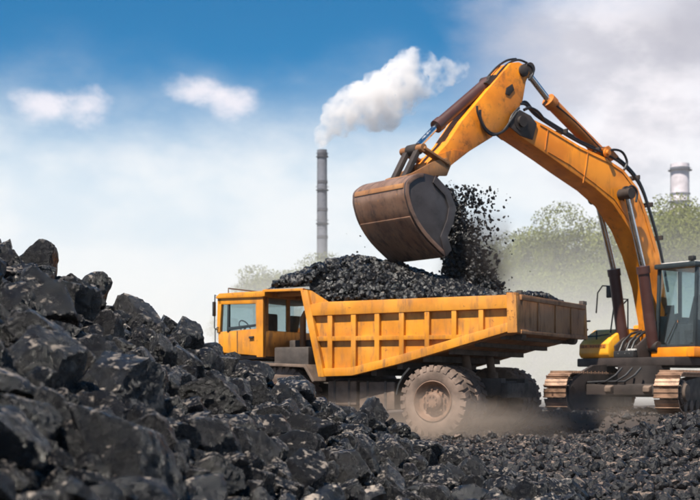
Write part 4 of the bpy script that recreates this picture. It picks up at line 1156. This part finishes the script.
# stream from the bucket mouth down to the load, loose towards its right edge
px = 443 + 9 * lr.random(n) + 58 * u * lr.random(n)**0.7
py = 196 + 100 * u**0.8 + lr.normal(0, 4, n)
m = px < 447 - 0 * py
px = np.where(py > 250, px - 12 * lr.random(n) * (py - 250) / 50, px)
sprx = 452 + np.abs(lr.normal(0, 20, 1500)) + 10 * lr.random(1500); spry = 185 + 112 * lr.random(1500)**0.8
fx = lr.uniform(335, 520, 60); fy_ = lr.uniform(195, 290, 60)
nf = 7000; fu = lr.random(nf)
fpx = 446 + (10 + 52 * fu) * lr.random(nf)**0.8; fpy = 192 + 104 * fu**0.85 + lr.normal(0, 5, nf)
PX = np.concatenate([px, sprx, fx, fpx]); PY = np.concatenate([py, spry, fy_, fpy])
rr = np.concatenate([0.03 + 0.085 * lr.random(n)**2, 0.014 + 0.055 * lr.random(1500)**2, 0.012 + 0.03 * lr.random(60), 0.006 + 0.014 * lr.random(nf)])
bw = EB + EU * E(450, 230, 0)[0]
YY = bw.y + lr.uniform(-0.75, 0.75, len(PX))
PW = np.stack([(PX - 350) / F * YY, YY, H + (HY - PY) / F * YY], 1)
o = scatter('falling_coal', PW, rr, LOW1, MT['coal_load'], lr, 1.2)
tag(o, 'black coal pouring out of the tipped bucket into the truck', 'falling coal', kind='stuff')

# ------------------------------------------------------------------ chimneys
def chimney(px, py_top, w_px, Y, label, mats, bands, taper=1.12, rings=7, platform=False):
    p = pxw(px, py_top, Y); r = 0.5 * w_px / F * Y; hgt = p.z
    root = empty('chimney', (p.x, Y, 0)); tag(root, label, 'chimney')
    MB().lathe([(r*taper*1.02, 0), (r*taper, 0.5), (r, hgt), (r*0.8, hgt), (r*0.8, hgt - 3)], (0, 0, 0), (0, 0, 1), 28).build('shaft', mats[0], root)
    for k in range(bands):
        z = hgt * (1 - 0.02 - k * 0.115); q = r * (1 + (taper - 1) * (1 - z / hgt))
        b = MB().lathe([(q*1.0, z - 0.5), (q*1.10, z - 0.45), (q*1.10, z + 0.45), (q*1.0, z + 0.5)], (0, 0, 0), (0, 0, 1), 28).build('band', mats[1], root)
    for k in range(rings):
        z = hgt * (0.97 - k * 0.14); q = r * (1 + (taper - 1) * (1 - z / hgt))
        pf = MB().lathe([(q, z), (q*1.32, z), (q*1.32, z + 0.18), (q, z + 0.18)], (0, 0, 0), (0, 0, 1), 24).build('platform', mats[1], root)
        MB().tube([(q*1.3*math.cos(a), q*1.3*math.sin(a), z + 1.2) for a in np.linspace(0, 2*math.pi, 25)], 0.06, 5).build('railing', mats[1], pf)
    MB().bar((-r*1.18, -0.2, 0), (-r*1.06, -0.2, hgt), 0.5, 0.12).build('ladder', mats[1], root)
    return root
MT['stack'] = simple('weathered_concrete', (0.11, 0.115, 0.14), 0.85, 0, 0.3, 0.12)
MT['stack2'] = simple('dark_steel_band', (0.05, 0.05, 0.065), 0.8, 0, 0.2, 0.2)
MT['stack_hazed'] = simple('haze_pale_concrete', (0.50, 0.45, 0.48), 0.85, 0, 0.25, 0.12)  # distance haze is put into this pale concrete colour
CH_Y = 420
chimney(322.3, 150, 9.4, CH_Y, 'tall thin grey chimney puffing white steam behind the truck', (MT['stack'], MT['stack2']), 8, 1.22)
chimney(680, 164, 18, 900, 'thick hazy banded chimney rising over trees at the right', (MT['stack_hazed'], MT['stack']), 5, 1.15, 4)

# ------------------------------------------------------------------ steam plume (a lumpy closed cloud body filled with vapour)
def plume_obj():
    pts = [(322, 146, 4.5), (324, 139, 6.5), (327, 130, 9), (332, 122, 11), (338, 116, 13), (346, 112, 15), (356, 106, 18), (367, 103, 19),
           (378, 98, 21), (390, 90, 20), (402, 84, 19), (412, 75, 18), (408, 64, 13), (414, 58, 10), (424, 74, 17), (436, 76, 13), (446, 72, 11), (456, 71, 9), (400, 104, 15), (388, 112, 14), (372, 116, 14), (352, 120, 11), (340, 126, 10), (428, 62, 8), (420, 88, 12), (396, 72, 11), (380, 82, 10), (364, 92, 11), (350, 99, 8)]
    bm = bmesh.new(); r = random.Random(3)
    k = CH_Y / F
    c0 = pxw(322.3, 150, CH_Y)
    for px, py, rad in pts:
        c = pxw(px, py, CH_Y) - c0; c.y = r.uniform(-4, 4)
        bmesh.ops.create_icosphere(bm, subdivisions=3, radius=rad * k * 1.12, matrix=Matrix.Translation(c))
        for _ in range(5):
            a = Vector((r.gauss(0, 1), r.gauss(0, 1), r.gauss(0, 1))).normalized() * rad * k * 0.8
            bmesh.ops.create_icosphere(bm, subdivisions=2, radius=rad * k * r.uniform(0.25, 0.45), matrix=Matrix.Translation(c + a))
    me = bpy.data.meshes.new('steam_plume'); bm.to_mesh(me); bm.free()
    m = bpy.data.materials.new('white_steam'); m.use_nodes = True
    t = m.node_tree; t.nodes.clear()
    pv = N('ShaderNodeVolumePrincipled', t); setin(pv, Color=(0.91, 0.895, 0.895, 1), Anisotropy=0.0)
    c = N('ShaderNodeTexCoord', t)
    nz = N('ShaderNodeTexNoise', t); L(c.outputs['Object'], nz.inputs['Vector'], t); setin(nz, Scale=0.20, Detail=5, Roughness=0.6)
    sx = N('ShaderNodeSeparateXYZ', t); L(c.outputs['Object'], sx.inputs[0], t)
    thin = smooth(sx.outputs[0], 14.0, 48.0, t, 0.0, 0.14)
    L(smooth(M('SUBTRACT', nz.outputs[0], thin, tree=t), 0.32, 0.60, t, 0.0, 0.24), pv.inputs['Density'], t)
    m.cycles.volume_step_rate = 0.25
    oo = N('ShaderNodeOutputMaterial', t); L(pv.outputs[0], oo.inputs['Volume'], t)
    o = link('steam_plume', me, m)
    o.location = c0
    rm = o.modifiers.new('remesh', 'REMESH'); rm.mode = 'VOXEL'; rm.voxel_size = 0.55
    tx = bpy.data.textures.new('puffs', 'CLOUDS'); tx.noise_scale = 6.0; tx.noise_depth = 2
    dm = o.modifiers.new('displace', 'DISPLACE'); dm.texture = tx; dm.strength = 5.0; dm.mid_level = 0.45
    tx2 = bpy.data.textures.new('curls', 'CLOUDS'); tx2.noise_scale = 2.0; tx2.noise_depth = 3
    dm2 = o.modifiers.new('curls', 'DISPLACE'); dm2.texture = tx2; dm2.strength = 2.0; dm2.mid_level = 0.5
    tag(o, 'billowing white steam drifting right from the tall thin chimney', 'steam', kind='stuff')
plume_obj()

# ------------------------------------------------------------------ trees
def leaf_mat():
    m, t, b = newmat('tree_leaves')
    oi = N('ShaderNodeObjectInfo', t)
    n = tnoise(t, 0.5, 4, 0.6)
    col = mixc(smooth(n, 0.35, 0.65, t), (0.085, 0.112, 0.008), (0.12, 0.135, 0.010), t)
    col = mixc(M('MULTIPLY', oi.outputs['Random'], 0.5, tree=t), col, (0.12, 0.12, 0.015), t)
    L(col, b.inputs['Base Color'], t); b.inputs['Roughness'].default_value = 0.6
    b.inputs['Specular IOR Level'].default_value = 0.3
    b.inputs['Transmission Weight'].default_value = 0.0
    return m
MT['leaf'] = leaf_mat()
MT['bark'] = simple('tree_bark', (0.09, 0.07, 0.055), 0.9, 0, 0.3, 2)
def tree_meshes(seed, h=1.0, low=0.32):
    r = np.random.default_rng(seed)
    mb = MB(); tips = []
    mb.tube([(0, 0, 0), (0.01, 0, 0.2), (0.0, 0.01, 0.45), (0.02, 0, 0.75)], [0.03, 0.024, 0.018, 0.006], 8)
    for k in range(11):
        a = r.uniform(0, 6.28); z0 = r.uniform(0.22, 0.6); ln = r.uniform(0.18, 0.36)
        q = Vector((math.cos(a)*ln, math.sin(a)*ln, z0 + r.uniform(0.08, 0.32)))
        mb.tube([(0, 0, z0), tuple(q * 0.5 + Vector((0, 0, z0*0.45))), tuple(q)], [0.012, 0.008, 0.003], 5); tips.append(q)
    trunk = mb.mesh('trunk', MT['bark'], 0)
    V_, k = [], 0
    clumps = [(np.array(q), r.uniform(0.07, 0.15)) for q in tips] + [(np.array([r.normal(0, 0.17), r.normal(0, 0.17), r.uniform(low, 0.95)]), r.uniform(0.06, 0.14)) for _ in range(26)]
    if low < 0.2: clumps += [(np.array([r.normal(0, 0.3), r.normal(0, 0.3), r.uniform(0.05, 0.5)]), r.uniform(0.1, 0.16)) for _ in range(16)]
    P = []
    for c, s in clumps:
        n = int(950 * (s / 0.1)**2)
        d = r.normal(size=(n, 3)); d /= np.linalg.norm(d, axis=1)[:, None]
        P.append(c + d * (s * r.uniform(0.55, 1.1, n))[:, None] * np.array([1.15, 1.15, 0.8]))
    P = np.concatenate(P); n = len(P); s = r.uniform(0.0035, 0.0075, n)
    a = r.normal(size=(n, 3)); a /= np.linalg.norm(a, axis=1)[:, None]
    b = np.cross(a, r.normal(size=(n, 3))); b /= np.linalg.norm(b, axis=1)[:, None]
    Q = np.stack([P - a*s[:, None], P + b*s[:, None]*0.7, P + a*s[:, None], P - b*s[:, None]*0.7], 1).reshape(-1, 3)
    crown = smesh('crown', Q, np.arange(4*n).reshape(n, 4), MT['leaf'])
    return trunk, crown
TREES = [tree_meshes(k) for k in (41, 42, 43, 44)]
tree_px = [  # px, top py, distance, crown width factor, label
 (290, 262, 190, 1.3, 'hazy tree at the left, its top showing over the truck canopy'),
 (262, 278, 210, 1.1, 'low hazy tree above the truck cab, left of the chimney'),
 (511, 246, 200, 0.9, 'hazy tree whose crown shows right of the falling coal'),
 (535, 238, 215, 1.0, 'pale tree over the truck tailgate corner'),
 (565, 218, 205, 1.0, 'tallest hazy tree left of the excavator boom'),
 (594, 236, 200, 0.9, 'hazy tree directly behind the far boom cylinder'),
 (668, 208, 185, 1.1, 'green tree just right of the boom, below the banded chimney'),
 (694, 214, 178, 1.0, 'green tree at the right edge above the excavator cab'),
 (722, 206, 190, 1.1, 'green tree cut by the right edge of the picture'),
 (552, 262, 165, 1.2, 'lower bushy tree behind the truck tailgate'),
 (584, 268, 160, 1.2, 'lower bushy tree behind the mirror arm of the excavator'),
 (630, 270, 165, 1.2, 'lower bushy tree behind the excavator mirrors'),
]
for k, (px, py, Y, wf, lb) in enumerate(tree_px):
    h = (H + (HY - py) / F * Y) / 0.98
    tr, cr = TREES[k % 4]
    o = empty('tree', ((px - 350) / F * Y, Y, -0.1), k * 1.3)
    o.scale = (h * wf * 0.95, h * wf * 0.95, h)
    tag(o, lb, 'tree', 'trees beyond the pit')
    link('trunk', tr, None, o); link('crown', cr, None, o)

SHRUB = tree_meshes(51, low=0.08)
shrub_px = [(500, 318, 150, 1.9, 'hazy shrub low behind the truck tailgate corner'), (530, 326, 140, 2.0, 'hazy shrub seen under the truck tailgate'),
 (556, 312, 155, 1.9, 'hazy shrub left of the yellow box of the excavator'), (584, 320, 145, 2.0, 'hazy shrub directly behind the yellow box of the excavator'),
 (612, 310, 150, 1.9, 'hazy shrub behind the far boom cylinder base'), (640, 318, 148, 2.0, 'hazy shrub behind the boom foot'),
 (668, 312, 152, 1.9, 'hazy shrub behind the excavator cab glass'), (694, 318, 146, 2.0, 'hazy shrub behind the right edge of the excavator cab'),
 (470, 322, 152, 2.0, 'hazy shrub behind the rear half of the truck body')]
for k, (px, py, Y, wf, lb) in enumerate(shrub_px):
    h = (H + (HY - py) / F * Y) / 0.98
    o = empty('shrub', ((px - 350) / F * Y, Y, -0.1), k * 2.1)
    o.scale = (h * wf, h * wf, h)
    tag(o, lb, 'shrub', 'shrubs beyond the pit')
    link('stem', SHRUB[0], None, o); link('foliage', SHRUB[1], None, o)

# ------------------------------------------------------------------ haze: even, thin air round the whole place
def volume_mat(name, color, density, aniso=0.2):
    m = bpy.data.materials.new(name); m.use_nodes = True
    t = m.node_tree; t.nodes.clear()
    pv = N('ShaderNodeVolumePrincipled', t); setin(pv, Color=(*color, 1), Density=density, Anisotropy=aniso)
    oo = N('ShaderNodeOutputMaterial', t); L(pv.outputs[0], oo.inputs['Volume'], t)
    return m, t, pv
hzm, _, _ = volume_mat('pale_haze', (0.96, 0.97, 0.99), 0.00012, 0.0)
hz = MB().box((-2700, -2700, -1.5), (2700, 2700, 112)).build('haze', hzm, None, 0, 0)
tag(hz, 'thin pale haze in the air over the whole pit', 'haze', kind='stuff')
# dust stirred up by the wheels and tracks
def dust(name, px, py, Y, size, dens, label, rz=0.0, seed=0):
    m, t, pv = volume_mat('brown_dust', (0.78, 0.66, 0.56), dens, 0.2)
    c = N('ShaderNodeTexCoord', t)
    ln = N('ShaderNodeVectorMath', t, operation='LENGTH'); L(c.outputs['Object'], ln.inputs[0], t)
    n = N('ShaderNodeTexNoise', t); L(c.outputs['Object'], n.inputs['Vector'], t); setin(n, Scale=2.2, Detail=3, Roughness=0.6)
    d = M('ADD', ln.outputs['Value'], M('MULTIPLY', M('SUBTRACT', n.outputs[0], 0.5, tree=t), 1.1, tree=t), tree=t)
    L(smooth(d, 0.95, 0.1, t, 0.0, dens), pv.inputs['Density'], t)
    D, Fc = ico(3)
    me = smesh(name, D, Fc, m)
    o = link(name, me, m)
    p = pxw(px, py, Y); o.location = p; o.scale = size; o.rotation_euler = (0, 0, rz)
    tag(o, label, 'dust', kind='stuff')
dust('dust_cloud', 425, 425, 29.2, (4.2, 1.2, 0.95), 0.6, 'brown dust swirling low around the near rear wheel', math.atan2(TF.y, TF.x))
dbm, dbt, dpv = volume_mat('pale_dust', (0.98, 0.955, 0.91), 0.01, 0.0)
dc = N('ShaderNodeTexCoord', dbt); dsp = N('ShaderNodeSeparateXYZ', dbt); L(dc.outputs['Object'], dsp.inputs[0], dbt)
dfall = M('MULTIPLY', smooth(dsp.outputs[2], 19.0, -3.0, dbt), smooth(dsp.outputs[2], 19.0, 3.0, dbt), tree=dbt)
L(M('MULTIPLY', dfall, 0.022, tree=dbt), dpv.inputs['Density'], dbt)
dbm.cycles.volume_step_rate = 0.5
db = MB().box((-170, 62, -1.2), (230, 155, 19)).build('dust_bank', dbm, None, 0, 0)
tag(db, 'pale dust hanging over the pit floor in front of the trees', 'dust', kind='stuff')
dust('dust_cloud', 595, 412, 33.6, (3.0, 1.2, 0.7), 0.28, 'brown dust drifting between the truck and the excavator tracks')
dust('coal_dust', 478, 258, 33.0, (1.25, 1.0, 1.5), 1.8, 'dark dust smoking off the coal that pours from the bucket')
bpy.data.objects['coal_dust'].data.materials[0].node_tree.nodes['Principled Volume'].inputs['Color'].default_value = (0.16, 0.14, 0.135, 1)
